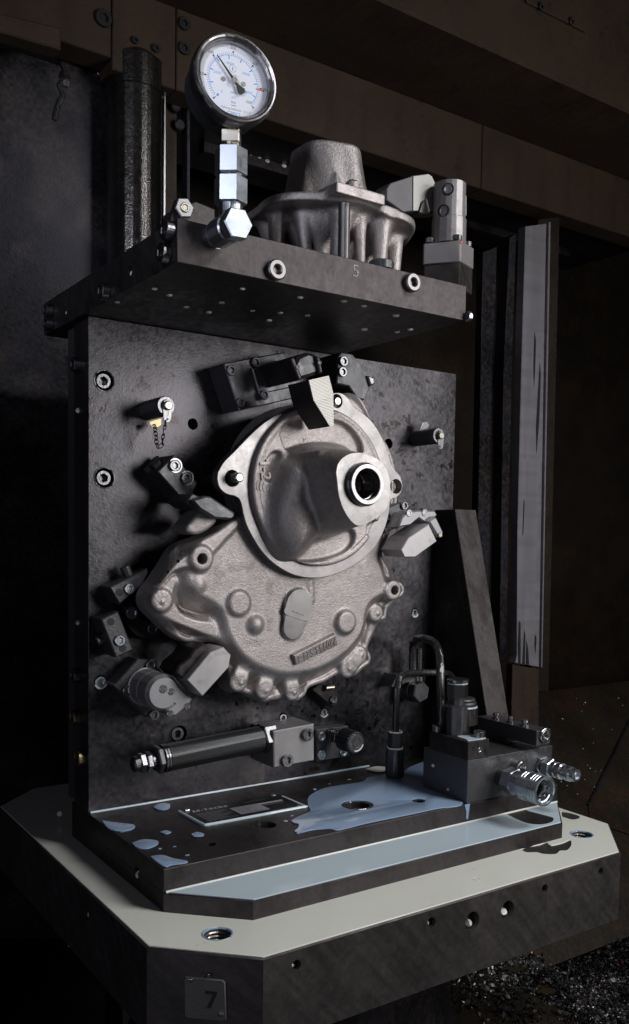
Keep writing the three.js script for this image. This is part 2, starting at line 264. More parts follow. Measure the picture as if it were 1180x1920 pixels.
const text = (s, size, depth, f = font) => { const g = new TextGeometry(s, { font: f, size, depth, curveSegments: 3, bevelEnabled: false }); g.computeBoundingBox(); const b = g.boundingBox; return g.translate(-(b.min.x + b.max.x) / 2, -(b.min.y + b.max.y) / 2, 0); };
// ---------------------------------------------------------------- machine interior (the setting)
function structure(name, geo, mat) { const m = new THREE.Mesh(geo, mat); m.name = numbered(name); m.userData.kind = 'structure'; m.castShadow = m.receiveShadow = true; scene.add(m); return m; }
const FLOOR = -0.44;
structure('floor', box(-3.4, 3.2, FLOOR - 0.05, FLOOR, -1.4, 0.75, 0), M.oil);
structure('wall_back', box(-3.4, 3.2, FLOOR, 2.6, -0.86, -0.8, 0), M.rustShade);  // coloured near black to stand in for light not reaching the wall
structure('wall_side', box(2.15, 2.2, FLOOR, 2.6, -0.8, 0.7, 0), M.rustShade);  // unlit darkness is put into this wall's colour too
// overhead sheet-metal beams running along the back of the machine
const zB1 = -0.24, b1t = P(580, 109, 'z', zB1).y, b1b = P(580, 249, 'z', zB1).y;
const edge2 = P(712, 4, 'y', b1t);
{
  const g = thing('roof_beam', 'brown oily sheet-metal beam crossing behind the small bell-shaped casting', 'beam');
  const xs = [-1.1, P(210, 60, 'z', zB1).x, P(331, 60, 'z', zB1).x, 0.86, 1.45];
  const y0 = b1b;
  for (let i = 0; i < 4; i++) part(g, 'beam_panel', box(xs[i] + 0.0008, xs[i + 1] - 0.0008, i < 1 ? P(150, 88, 'z', zB1).y : y0, b1t, zB1 - 0.05, zB1, 0.0015), M.brown);
  part(g, 'beam_back', box(-1.1, 1.45, y0 + 0.02, b1t - 0.002, zB1 - 0.3, zB1 - 0.05, 0), M.oil);
  part(g, 'step_panel', prism(pl(zB1 + 0.03, [[-60, 10], [115, 52], [115, 93], [-60, 42]]), zB1 + 0.0005, zB1 + 0.03, 0.002), M.brown);
  for (const [x, y, r] of [[193, 36, 0.012], [344, 46, 0.009], [344, 92, 0.009], [291, 92, 0.006], [252, 77, 0.005]]) screw(g, P(x, y, 'z', zB1 + 0.0001), Z, r, 0.006, M.socket);
  settle(g);
}
{
  const g = thing('roof_box', 'large brown oily overhead box with rusty streaks hanging nearest the door', 'beam');
  const bot = b1t + 0.0005, xe = 1.4;
  part(g, 'underside', box(-1.1, xe, bot, bot + 0.004, zB1 - 0.02, edge2.z, 0), M.brown);
  part(g, 'front_panel', box(-1.1, xe, bot + 0.0045, bot + 0.42, edge2.z - 0.02, edge2.z, 0.002), M.brown);
  const q = pl(edge2.z + 0.006, [[990, 4], [1100, 60], [1100, -90], [930, -120]]);
  part(g, 'cover_strip', prism(q, edge2.z + 0.0005, edge2.z + 0.006, 0.001), M.brown);
  for (const [x, y] of [[1013, 12], [1070, 40]]) screw(g, P(x, y, 'z', edge2.z + 0.006), Z, 0.006, 0.004, M.socket);
  settle(g);
}
// oily guard panel and round column behind the gauge
{
  const zp = -0.30, g = thing('guard_panel', 'dark oily sheet-metal guard with a ragged sealant seam beside the round column', 'panel');
  part(g, 'sheet', prism(pl(zp, [[-420, 60], [20, 92], [112, 122], [116, 40], [207, 60], [207, 560], [207, 1760], [-420, 1760]]), zp - 0.006, zp, 0.001), M.oil);
  const seam = [[116, 118], [124, 142], [112, 160], [118, 178], [108, 200], [102, 226]].map(([x, y]) => P(x, y, 'z', zp));
  part(g, 'sealant_bead', tubeG(seam, 0.0042, 60, 8), M.blackPaint);
  part(g, 'sealant_blob', fin(new THREE.IcosahedronGeometry(0.009, 3).scale(1, 1.5, 0.5).translate(...P(122, 148, 'z', zp).toArray()), 2), M.blackPaint);
  screw(g, P(192, 136, 'z', zp), Z, 0.011, 0.006, M.screw);
  settle(g);
}
{
  const p = P(252, 300, 'z', -0.27), r = 0.0415, g = thing('round_column', 'round oily steel column with a bright streak of light behind the gauge', 'column');
  const y0 = FLOOR, y1 = P(252, 120, 'z', -0.27).y;
  part(g, 'shaft', turned(V(p.x, y0, p.z), Y, [[0, 0], [r, 0], [r, 1.0], [r, y1 - 0.045 - y0], [r + 0.0015, y1 - 0.044 - y0], [r + 0.0015, y1 - y0], [r - 0.012, y1 - y0 + 0.012], [0, y1 - y0 + 0.012]], 64), M.column);
  part(g, 'wiper_edge', box(p.x + r + 0.001, p.x + r + 0.005, 0.2, y1 - 0.02, p.z - 0.01, p.z + 0.012, 0.0008), M.steel);
  settle(g);
}
{
  const zp = -0.3, g = thing('cover_strip', 'narrow vertical cover strip with hinge bolts between the column and the gauge', 'strip');
  part(g, 'strip', prism(pl(zp, [[309, 170], [332, 172], [332, 620], [309, 620]]), zp - 0.01, zp, 0.001), M.brown);
  part(g, 'rail', prism(pl(zp, [[346, 200], [352, 200], [352, 620], [346, 620]]), zp - 0.01, zp + 0.01, 0.001), M.oil);
  for (const [x, y] of [[325, 203], [333, 238]]) part(g, 'hinge_bolt', rod(P(x, y, 'z', zp + 0.0005), Z, 0.0085, 0.012, 20, 0.002), M.socket);
  settle(g);
}
{
  const zp = -0.42, g = thing('chain_rail', 'dark horizontal rail with small bright rivets behind the gauge stem', 'rail');
  const a = P(430, 265, 'z', zp), b = P(960, 440, 'z', zp);
  part(g, 'rail', box(a.x - 0.05, b.x + 0.2, a.y - 0.03, a.y + 0.012, zp - 0.02, zp, 0.001), M.oil);
  for (const [x, y] of [[471, 288], [487, 294], [502, 302], [533, 311], [787, 317], [876, 339]]) part(g, 'rivet', fin(new THREE.SphereGeometry(0.005, 12, 8).scale(1, 0.6, 0.6).translate(...P(x, y, 'z', zp).toArray()), 2), M.drop);
  settle(g);
}
// guideway with worn white paint at the far side
{
  const zp = -0.2, g = thing('guideway', 'tall guideway strip with worn white paint and black scrape marks at its foot', 'guideway');
  const q = (a) => pl(zp, a);
  part(g, 'painted_face', prism(q([[986, 424], [1025, 419], [1019, 780], [1011, 1251], [999, 1249], [990, 1247], [983, 1246], [975, 1245], [967, 1243], [970, 1228], [971, 1000], [978, 700]]), zp - 0.02, zp, 0.0012), M.white);
  part(g, 'edge_strip', prism(q([[1025.5, 418], [1029, 418], [1013.5, 1251], [1011.5, 1251]]), zp - 0.02, zp + 0.006, 0.001), M.white);
  for (const m of [[[1002, 622], [1005, 640], [1003, 700], [1001, 727], [1000, 690]], [[1012, 680], [1014, 700], [1011, 790], [1006, 850], [1005, 800]], [[982, 936], [983.5, 945], [981, 1000], [979.5, 1004]], [[973, 1164], [976, 1168], [976, 1246], [972, 1246], [971, 1210]], [[983, 1180], [985, 1192], [984, 1247], [979, 1247]], [[987, 1200], [990, 1215], [992, 1247], [986, 1247]], [[1003, 1190], [1006, 1195], [1004, 1225], [1002, 1212]]])
    part(g, 'scrape_mark', prism(q(m), zp + 0.0002, zp + 0.0008, 0), M.blackPaint);
  part(g, 'foot', prism(q([[963, 1246], [1012, 1255], [1012, 1420], [960, 1400]]), zp - 0.02, zp - 0.002, 0.001), M.brown);
  part(g, 'side_channel', prism(q([[972, 440], [984, 432], [976, 700], [969, 980], [966, 1240], [952, 1240], [960, 700]]), zp - 0.05, zp - 0.022, 0.001), M.oil);
  part(g, 'back_channel', prism(q([[942, 460], [968, 450], [948, 1260], [925, 1260]]), zp - 0.07, zp - 0.051, 0.001), M.oil);
  part(g, 'rear_cover', prism(q([[1028, 405], [1068, 400], [1046, 1300], [1013, 1300]]), zp - 0.06, zp - 0.025, 0.001), M.rustShade);
  settle(g);
}
{
  const g = thing('chip_chute', 'sloping brown oily chute panel with droplets beyond the hose couplings', 'chute');
  const a = P(1060, 1292, 'z', -0.45), b = P(1300, 1330, 'z', -0.1);
  const A = V(0.72, a.y, -0.45), B = V(2.1, a.y, -0.45), C2 = V(2.1, -0.40, 0.03), D = V(0.72, -0.40, 0.03);
  const n = B.clone().sub(A).cross(D.clone().sub(A)).normalize(); if (n.y < 0) n.negate();
  const q = (p, k) => p.clone().addScaledVector(n, k), tri = [];
  const [t0, t1, t2, t3] = [A, B, C2, D], [u0, u1, u2, u3] = [A, B, C2, D].map((p) => q(p, -0.008));
  for (const f of [[t0, t1, t2, t3], [u3, u2, u1, u0], [t0, t3, u3, u0], [t3, t2, u2, u3], [t2, t1, u1, u2], [t1, t0, u0, u1]]) for (const v of [f[0], f[2], f[1], f[0], f[3], f[2]]) tri.push(v.x, v.y, v.z);
  const geo = new THREE.BufferGeometry(); geo.setAttribute('position', new THREE.Float32BufferAttribute(tri, 3)); geo.computeVertexNormals();
  part(g, 'panel', fin(geo), M.rustShade);
  const e0 = PN(1180, 1352, A, n), e1 = PN(1102, 1512, A, n);
  part(g, 'weld_seam', tubeG([e0, e0.clone().lerp(e1, 0.5), e1].map((p) => q(p, 0.002)), 0.004, 20, 8), M.oil);
  part(g, 'side_plate', fin((() => { const s = [e0, e1, PN(1105, 1540, A, n), PN(1330, 1620, A, n), PN(1330, 1250, A, n)].map((p) => q(p, 0.003)); const t = []; for (let i = 1; i < s.length - 1; i++) for (const v of [s[0], s[i], s[i + 1]]) t.push(v.x, v.y, v.z); const up = t.slice(); const gg = new THREE.BufferGeometry(); gg.setAttribute('position', new THREE.Float32BufferAttribute(up, 3)); gg.computeVertexNormals(); return gg; })()), M.rustShade);
  for (let i = 0; i < 22; i++) { const p = PN(1030 + rnd() * 140, 1300 + rnd() * 190, A, n); part(g, 'oil_drop', fin(new THREE.IcosahedronGeometry(0.0009 + rnd() * 0.0012, 1).scale(1, 0.6, 1).translate(...q(p, 0.0008).toArray()), 2), M.drop); }
  settle(g);
}
// wet chips lying under the pallet
{
  const ch = new THREE.InstancedMesh(fin((() => { const c = []; for (let i = 0; i <= 7; i++) { const a = i * 0.75; c.push(V(Math.cos(a) * 0.004, i * 0.0009, Math.sin(a) * 0.004)); } const t = []; for (let i = 0; i < 7; i++) { const [p, q] = [c[i], c[i + 1]], u = V(0, 0.0032, 0); for (const v of [p, q, q.clone().add(u), p, q.clone().add(u), p.clone().add(u)]) t.push(v.x, v.y, v.z); } const g = new THREE.BufferGeometry(); g.setAttribute('position', new THREE.Float32BufferAttribute(t, 3)); g.computeVertexNormals(); return g; })(), 1.2), std({ color: 0xffffff, metalness: 0.7, roughness: 0.42 }), 42000);
  ch.name = 'metal_chips'; ch.userData = { label: 'wet grey and rusty metal chips heaped on the machine floor', category: 'chips', kind: 'stuff' };
  const o = new THREE.Object3D(), hN = fbm(5, 4, 55);
  for (let i = 0; i < 42000; i++) {
    const onBlock = i % 9 === 0, x = onBlock ? 0.42 + rnd() * 0.3 : 0.4 + rnd() * 0.8, z = onBlock ? 0.06 + rnd() * 0.2 : -0.02 + rnd() * 0.5, h = 0.05 * hN(x * 0.7, z * 0.7) + rnd() * 0.012 + (onBlock ? 0.07 : 0);
    o.position.set(x, FLOOR + h, z); o.rotation.set(rnd() * 6, rnd() * 6, rnd() * 6); const s = 0.3 + rnd() * rnd() * rnd() * 1.7; o.scale.set(s, s * (0.6 + rnd()), s); o.updateMatrix(); ch.setMatrixAt(i, o.matrix);
    const k = 0.05 + rnd() * rnd() * 0.45, red = rnd() < 0.03; const dk = 0.15 + 0.65 * sst(hN(x * 2.1, z * 2.1), 0.35, 0.65); ch.setColorAt(i, red ? rgb(0.10, 0.025, 0.018) : rgb(k * dk, k * dk * 0.98, k * dk * 0.96));
  }
  ch.castShadow = ch.receiveShadow = true; scene.add(ch);
}
{
  const y = -0.33, g = thing('machine_table', 'dark wet rotary table block standing among metal chips below the pallet', 'table');
  const c = V(0.294, 0, 0.03);
  part(g, 'column', turned(V(c.x, FLOOR, c.z), Y, [[0, 0], [0.24, 0], [0.24, 0.1], [0.21, 0.12], [0.21, -0.134 - FLOOR], [0, -0.134 - FLOOR]], 64), M.oil);
  const a = ply(y, [[640, 1900], [905, 1812], [1010, 1862], [1080, 1900], [1080, 1990], [700, 2060]]);
  part(g, 'clamp_block', prismY(a, FLOOR, y, 0.012), M.rustShade);
  for (const [x, yy] of [[1025, 1858], [966, 1816]]) part(g, 'coolant_pool', prismY(smooth(ply(y, [[x - 22, yy], [x, yy - 5], [x + 18, yy], [x, yy + 6]])), y, y + 0.001, 0), M.brass);
  settle(g);
}
// ---------------------------------------------------------------- pallet and fixture body
const yP = -0.046, yS = -0.025, PX0 = -0.045, PX1 = 0.633, PZ = 0.363, PZ0 = -0.315, CH = 0.08, PT = 0.087;
const oct = (x0, x1, z0, z1, c, i = 0) => [[x0 + i, z1 - c - i * 0.4], [x0 + c + i * 0.4, z1 - i], [x1 - c - i * 0.4, z1 - i], [x1 - i, z1 - c - i * 0.4], [x1 - i, z0 + c], [x1 - c, z0 + i], [x0 + c, z0 + i], [x0 + i, z0 + c]];
const zc = (x, y, z, r, h) => new THREE.CylinderGeometry(r, r, h, 28).rotateX(Math.PI / 2).translate(x, y, z), xc = (x, y, z, r, h) => new THREE.CylinderGeometry(r, r, h, 28).rotateZ(Math.PI / 2).translate(x, y, z), yc = (x, y, z, r, h) => new THREE.CylinderGeometry(r, r, h, 32).translate(x, y, z);
const bead = (parent, p, r, mat = M.drop) => part(parent, 'coolant_bead', fin(new THREE.IcosahedronGeometry(r, 2).translate(p.x, p.y, p.z), 2), mat);
{
  const g = thing('pallet', 'thick dark steel machine pallet with clipped corners and its top flooded by milky coolant', 'pallet');
  const front = [[556, 1810, 0.0052], [809, 1730, 0.0058], [886, 1727, 0.0105], [952, 1706, 0.0105], [1022, 1666, 0.005], [1127, 1633, 0.0042]].map(([x, y, r]) => [P(x, y, 'z', PZ), r]);
  const side = [[162, 1712, 0.0075], [134, 1685, 0.006], [122, 1772, 0.004], [92, 1645, 0.003], [92, 1697, 0.003]].map(([x, y, r]) => [P(x, y, 'x', PX0), r]);
  const th = [[0.0229, 0.2953], [0.5644, 0.2922]];
  const body = cut(prismY(oct(PX0, PX1, PZ0, PZ, CH), yP - PT, yP, 0.0012), [...front.map(([p, r]) => zc(p.x, p.y, PZ, r, 0.02)), ...side.map(([p, r]) => xc(PX0, p.y, p.z, r, 0.016)), ...th.map(([x, z]) => yc(x, yP, z, 0.0135, 0.07))]);
  part(g, 'pallet_body', fin(body), M.pallet);
  for (const [p, r] of front) bead(g, V(p.x + r * 0.05, p.y - r * 0.5, PZ - 0.0075), r * 0.45);
  for (const [p, r] of side) bead(g, V(PX0 + 0.006, p.y - r * 0.35, p.z), r * 0.6);
  const z8 = (a) => smooth(ply(yP, a.map(([x, y]) => [860 + x / 3.6875, 1480 + y / 3.6875])), 5);
  const dry = z8([[432, 420], [480, 402], [560, 388], [605, 372], [640, 392], [720, 375], [770, 355], [778, 390], [750, 425], [700, 430], [670, 452], [590, 452], [540, 440], [470, 440]]);
  const dry2 = z8([[712, 158], [760, 165], [830, 188], [832, 204], [790, 214], [735, 200], [716, 190]]);
  const film = prismY(oct(PX0, PX1, PZ0, PZ, CH, 0.0022), yP - 0.0006, yP + 0.0012, 0.0004, [...th.map(([x, z]) => ({ x, y: z, r: 0.0152, n: 36 })), dry, dry2]);
  part(g, 'coolant_film', film, M.milk, 'opaque cream coolant film flooding the pallet top');
  for (const [x, z] of th) {
    part(g, 'coolant_rim', fin(new THREE.TorusGeometry(0.0146, 0.0014, 8, 40).rotateX(Math.PI / 2).translate(x, yP + 0.0003, z), 2), M.milkBlue);
    const t = []; for (let i = 0; i < 7; i++) t.push(new THREE.TorusGeometry(0.0136, 0.0013, 6, 36).rotateX(Math.PI / 2 + 0.05).translate(x, yP - 0.004 - i * 0.0038, z));
    part(g, 'screw_thread', fin(join(t), 2), M.nickel);
  }
  part(g, 'coolant_rim', fin(new THREE.TorusGeometry(0.004, 0.0005, 6, 24).scale(1, 1, 0.7).rotateX(Math.PI / 2).translate(...P(894, 1648, 'y', yP + 0.0014).toArray()), 2), M.milk);
  settle(g, V(0.294, yP - PT, 0.024));
}
{   // number tag riveted on the clipped corner
  const o = V(PX0, 0, PZ - CH), n = V(-1, 0, 1).normalize(), u = V(1, 0, 1).normalize(), g = thing('number_tag', 'small dark metal tag stamped 7 riveted to the clipped corner of the pallet', 'tag');
  const q = (a) => a.map(([x, y]) => { const p = PN(x, y, o, n).sub(o); return [p.dot(u), p.y]; });
  const at = (geo, k) => geo.applyMatrix4(new THREE.Matrix4().makeBasis(u, Y, n)).translate(o.x + n.x * k, 0, o.z + n.z * k);
  const c = q([[350, 1829], [419, 1835], [424, 1840], [426, 1909], [421, 1913], [352, 1906], [348, 1901], [347, 1833]]);
  const tp = part(g, 'tag_plate', fin(at(extr(c, 0.003, 0.0008), 0.0002)), M.tag);
  const [tx, ty] = q([[398, 1871]])[0];
  part(tp, 'digit', fin(at(text('7', 0.0165, 0.0006).translate(tx, ty, 0), 0.0034)), M.socket);
  for (const [x, y] of [[360, 1834], [417, 1898], [392, 1827]]) { const [a, b] = q([[x, y]])[0]; part(g, 'rivet', fin(at(new THREE.SphereGeometry(0.0026, 14, 8, 0, 6.3, 0, 1.57).rotateX(Math.PI / 2).translate(a, b, 0), 0.0032), 2), M.zinc); }
  settle(g);
}
const stepPts = [[0, 0.2203], [0.0672, 0.2875], [0.531, 0.2875], [0.598, 0.2203], [0.598, -0.06], [0, -0.06]];
{
  const g = thing('fixture_foot_plate', 'flat dark steel plate with clipped corners lying on the flooded pallet', 'plate');
  part(g, 'foot_body', prismY(stepPts, yP + 0.0001, yS, 0.0007), M.ground);
  const z8 = (a) => smooth(ply(yS, a.map(([x, y]) => [860 + x / 3.6875, 1480 + y / 3.6875])), 5);
  const dry = z8([[318, 170], [360, 158], [440, 142], [500, 158], [640, 196], [655, 212], [640, 232], [570, 248], [480, 240], [400, 210], [350, 185]]);
  part(g, 'coolant_film', prismY([[0.0045, 0.2215], [0.069, 0.2858], [0.5295, 0.2858], [0.5955, 0.2215]], yS - 0.0004, yS + 0.0012, 0.0004, [dry]), M.milkStep, 'pale blue-grey coolant pooled on the foot plate ledge');
  part(g, 'coolant_meniscus', tubeG([V(0.002, yS + 0.001, 0.2212), V(0.3, yS + 0.001, 0.2212), V(0.596, yS + 0.001, 0.2212)], 0.0014, 12, 8), M.milk);
  settle(g);
}
{
  const g = thing('fixture_base_block', 'long dark steel base block with bluish coolant puddles on its top', 'block');
  const holes = [[670, 1511, 0.0165], [497, 1547, 0.0135], [395, 1583, 0.0058], [785, 1503, 0.007], [263, 1610, 0.0012]].map(([x, y, r]) => [P(x, y, 'y', 0), r]);
  const sh = P(257, 1638, 'x', 0), sh2 = P(106, 1525, 'x', 0);
  part(g, 'block_body', fin(cut(box(0, 0.598, yS, 0, -0.06, 0.2203, 0.0007), [...holes.map(([p, r]) => yc(p.x, 0, p.z, r, 0.03)), xc(0, sh.y, sh.z, 0.007, 0.012), xc(0, sh2.y, sh2.z, 0.005, 0.012)])), M.ground);
  bead(g, V(0.004, sh.y - 0.002, sh.z), 0.0055); bead(g, V(0.004, sh2.y - 0.001, sh2.z), 0.004);
  for (const [p, r] of holes.slice(0, 2)) screw(g, V(p.x, -0.0145, p.z), Y, r * 0.8, 0.009, M.screw);
  for (const [p, r] of holes.slice(0, 1)) part(g, 'hole_rim', fin(new THREE.TorusGeometry(r * 1.02, 0.0008, 6, 40).rotateX(Math.PI / 2).translate(p.x, 0.0002, p.z), 2), M.steel);
  const z7 = (a) => a.map(([x, y]) => [x / 1.9667, 1400 + y / 1.9667]), z6 = (a) => a.map(([x, y]) => [300 + x / 2.2692, 1440 + y / 2.2692]);
  for (const a of [[[375, 275], [430, 283], [490, 290], [497, 302], [470, 313], [420, 312], [395, 300]], [[570, 220], [600, 212], [627, 215], [622, 232], [590, 236], [568, 228]], [[590, 318], [612, 312], [632, 318], [612, 325]], [[705, 325], [728, 318], [753, 325], [745, 333], [715, 334]], [[487, 358], [530, 345], [580, 350], [580, 365], [540, 380], [505, 375]], [[555, 408], [600, 403], [640, 415], [690, 425], [685, 433], [635, 440], [610, 447], [580, 430]]])
    part(g, 'coolant_puddle', prismY(smooth(ply(0, z7(a))), 0.0001, 0.0015, 0.0007, undefined, 3), M.milkBlue);
  for (const [x, y, r] of [[540, 1508, 3], [548, 1530, 2], [536, 1540, 4], [560, 1562, 3], [590, 1480, 3], [618, 1470, 2], [230, 1560, 3], [215, 1556, 2], [300, 1592, 3], [328, 1588, 2], [352, 1604, 3], [310, 1560, 2], [655, 1462, 3], [690, 1458, 2]]) { const p = P(x, y, 'y', 0); part(g, 'coolant_droplet', fin(new THREE.SphereGeometry(r * 0.0007, 14, 8).scale(1 + rnd() * 0.6, 0.35, 1).translate(p.x, 0.0003, p.z), 2), M.milkBlue); }
  const big = smooth(ply(0, z6([[557, 226], [600, 205], [640, 186], [630, 160], [634, 125], [690, 92], [780, 75], [860, 62], [890, 42], [960, 32], [1030, 22], [1070, -4], [1150, -24], [1190, 60], [1290, 152], [1180, 176], [1060, 202], [960, 222], [875, 240], [760, 268], [720, 262], [650, 267], [600, 278], [572, 274], [588, 256], [588, 242], [566, 236]])), 5);
  const hb = holes[0][0], hs = holes[3][0];
  part(g, 'coolant_puddle', prismY(big, 0.0001, 0.0015, 0.0007, [{ x: hb.x, y: hb.z, r: 0.0205 }, { x: hs.x, y: hs.z, r: 0.0088 }], 3), M.milkBlue, 'wide sky-blue coolant puddle around the sunk screw');
  part(g, 'coolant_puddle', prismY(smooth(ply(0.0014, [[686, 1443], [706, 1438], [728, 1441], [712, 1448]])), 0.0013, 0.0026, 0.0005), M.milk);
  part(g, 'coolant_bead_line', tubeG([V(0.002, 0.0008, 0.0012), V(0.2, 0.0008, 0.0012), V(0.43, 0.0008, 0.0012)], 0.0016, 12, 8), M.milkStep);
  part(g, 'coolant_run', prism(pl(0.2213, [[872, 1509], [882, 1507], [880, 1522], [878, 1536], [874.5, 1536], [875, 1522]]), 0.2204, 0.2212, 0.0002), M.milkBlue);
  settle(g);
}
{   // rating plate with print
  const g = thing('rating_plate', 'black printed rating plate riveted on the base block in a rim of coolant', 'nameplate');
  const c = ply(0, [[336, 1523], [520, 1491], [572, 1514], [384, 1549]]).map(([x, z]) => V(x, 0, z)), cv = document.createElement('canvas'); cv.width = 512; cv.height = 256; const k = cv.getContext('2d');
  k.fillStyle = '#0b0b0d'; k.fillRect(0, 0, 512, 256); k.fillStyle = '#b4b4ba'; k.font = 'italic bold 46px sans-serif'; k.fillText('M-Tecks', 34, 62);
  k.fillStyle = '#84848c'; for (let i = 0; i < 7; i++) { k.fillRect(34, 92 + i * 20, 150 - (i % 3) * 22, 5); k.fillRect(34, 103 + i * 20, 440, 1.5); }
  k.fillStyle = '#a2a2aa'; k.fillRect(205, 92, 150, 118); k.fillStyle = '#515158'; for (let i = 0; i < 6; i++) k.fillRect(214, 102 + i * 18, 120 - (i * 37) % 60, 5);
  k.fillStyle = '#bcbcc2'; k.fillRect(352, 96, 128, 22); k.fillStyle = '#66666b'; k.fillRect(352, 128, 120, 14); k.fillStyle = '#4a4a50'; k.fillRect(300, 34, 150, 6); k.fillRect(300, 48, 120, 6);
  const t = new THREE.CanvasTexture(cv); t.colorSpace = THREE.SRGBColorSpace;
  const quad = (h, e) => { const m = c[0].clone().add(c[2]).multiplyScalar(0.5); return c.map((p) => p.clone().addScaledVector(p.clone().sub(m).normalize(), e).setY(h)); };
  const q = quad(0.0018, -0.001), f = new THREE.BufferGeometry(); f.setAttribute('position', new THREE.Float32BufferAttribute([...q[3].toArray(), ...q[2].toArray(), ...q[1].toArray(), ...q[3].toArray(), ...q[1].toArray(), ...q[0].toArray()], 3)); f.setAttribute('uv', new THREE.Float32BufferAttribute([0, 0, 1, 0, 1, 1, 0, 0, 1, 1, 0, 1], 2)); f.computeVertexNormals();
  const rp = part(g, 'plate_body', prismY(quad(0, 0).map((p) => [p.x, p.z]), 0.0001, 0.0016, 0.0003), M.blackPaint);
  part(rp, 'print', f, std({ map: t, metalness: 0.4, roughness: 0.4 }));
  part(g, 'coolant_rim', tubeG([c[0], c[0].clone().lerp(c[3], 0.9), c[3].clone().lerp(c[2], 0.05), c[2].clone().lerp(c[3], 0.05), c[2], c[2].clone().lerp(c[1], 0.8)].map((p) => p.clone().setY(0.0008)), 0.0022, 80, 8), M.milkStep);
  const m = c[0].clone().add(c[2]).multiplyScalar(0.5);
  for (const p of c) { const r = p.clone().lerp(m, 0.12); part(g, 'rivet', fin(new THREE.SphereGeometry(0.0042, 16, 8).scale(1, 0.45, 1).translate(r.x, 0.002, r.z), 2), M.steel); }
  settle(g);
}
const GX = 0.552;
{
  const g = thing('fixture_plate', 'tall upright dark steel fixture plate with oil stains carrying the clamped casting', 'plate');
  const H = [[196, 714, 0.0125, 1], [196, 896, 0.0125, 1], [335, 1377, 0.0122, 1], [362, 795, 0.0068, 0], [729, 832, 0.0072, 0], [189, 1279, 0.0082, 2], [531, 1346, 0.0068, 2], [608, 1336, 0.0068, 2], [778, 1149, 0.0068, 2], [248, 808, 0.0001, 3]].filter((h) => h[3] < 3).map(([x, y, r, k]) => [P(x, y, 'z', 0), r, k]);
  part(g, 'plate_body', prism([[0, 0.0002], [0.588, 0.0002], [0.588, 0.5998], [0, 0.5998]], -0.05, 0, 0.0006, H.map(([p, r]) => ({ x: p.x, y: p.y, r, n: 36 }))), M.plate);
  part(g, 'plate_rear', box(0.004, 0.584, 0.001, 0.599, -0.085, -0.0504, 0), M.black);
  for (const [p, r, k] of H) {
    if (k === 1) { screw(g, V(p.x, p.y, -0.014), Z, r * 0.74, 0.012, M.screw); part(g, 'bore_rim', fin(new THREE.TorusGeometry(r, 0.0009, 6, 40).translate(p.x, p.y, 0.0002), 2), M.tube); }
    if (k === 2) { screw(g, V(p.x, p.y, -0.006), Z, r * 0.86, 0.007, M.zinc); part(g, 'coolant_bead', fin(new THREE.TorusGeometry(r * 0.93, 0.0012, 6, 24, 2.4).rotateZ(3.5).translate(p.x, p.y, 0.0006), 2), M.drop); }
  }
  const sd = [[135, 683, 0.009, M.screw], [135, 1267, 0.009, M.screw], [134, 1346, 0.01, M.brass], [143, 1421, 0.01, M.brass]];
  for (const [x, y, r, m] of sd) { const p = P(x, y, 'x', -0.009); screw(g, V(0.0002, p.y, p.z), V(-1, 0, 0), r, 0.009, m); }
  for (const [x, y] of [[147, 770], [147, 1168]]) { const p = P(x, y, 'x', 0); bead(g, V(0.0006, p.y, p.z), 0.0038); }
  settle(g);
}
{
  const g = thing('side_gusset', 'tapered dark steel gusset bracing the upright plate behind the hydraulic block', 'gusset');
  part(g, 'gusset_body', prismX([[0.0003, 0.0002], [0.1455, 0.0002], [0.0433, 0.3875], [0.0003, 0.3875]], GX, GX + 0.044, 0.0008), M.ground);
  settle(g);
}
const TX0 = -0.0077, TX1 = 0.362, TZ = 0.2614, TY0 = 0.6002, TY1 = 0.641;
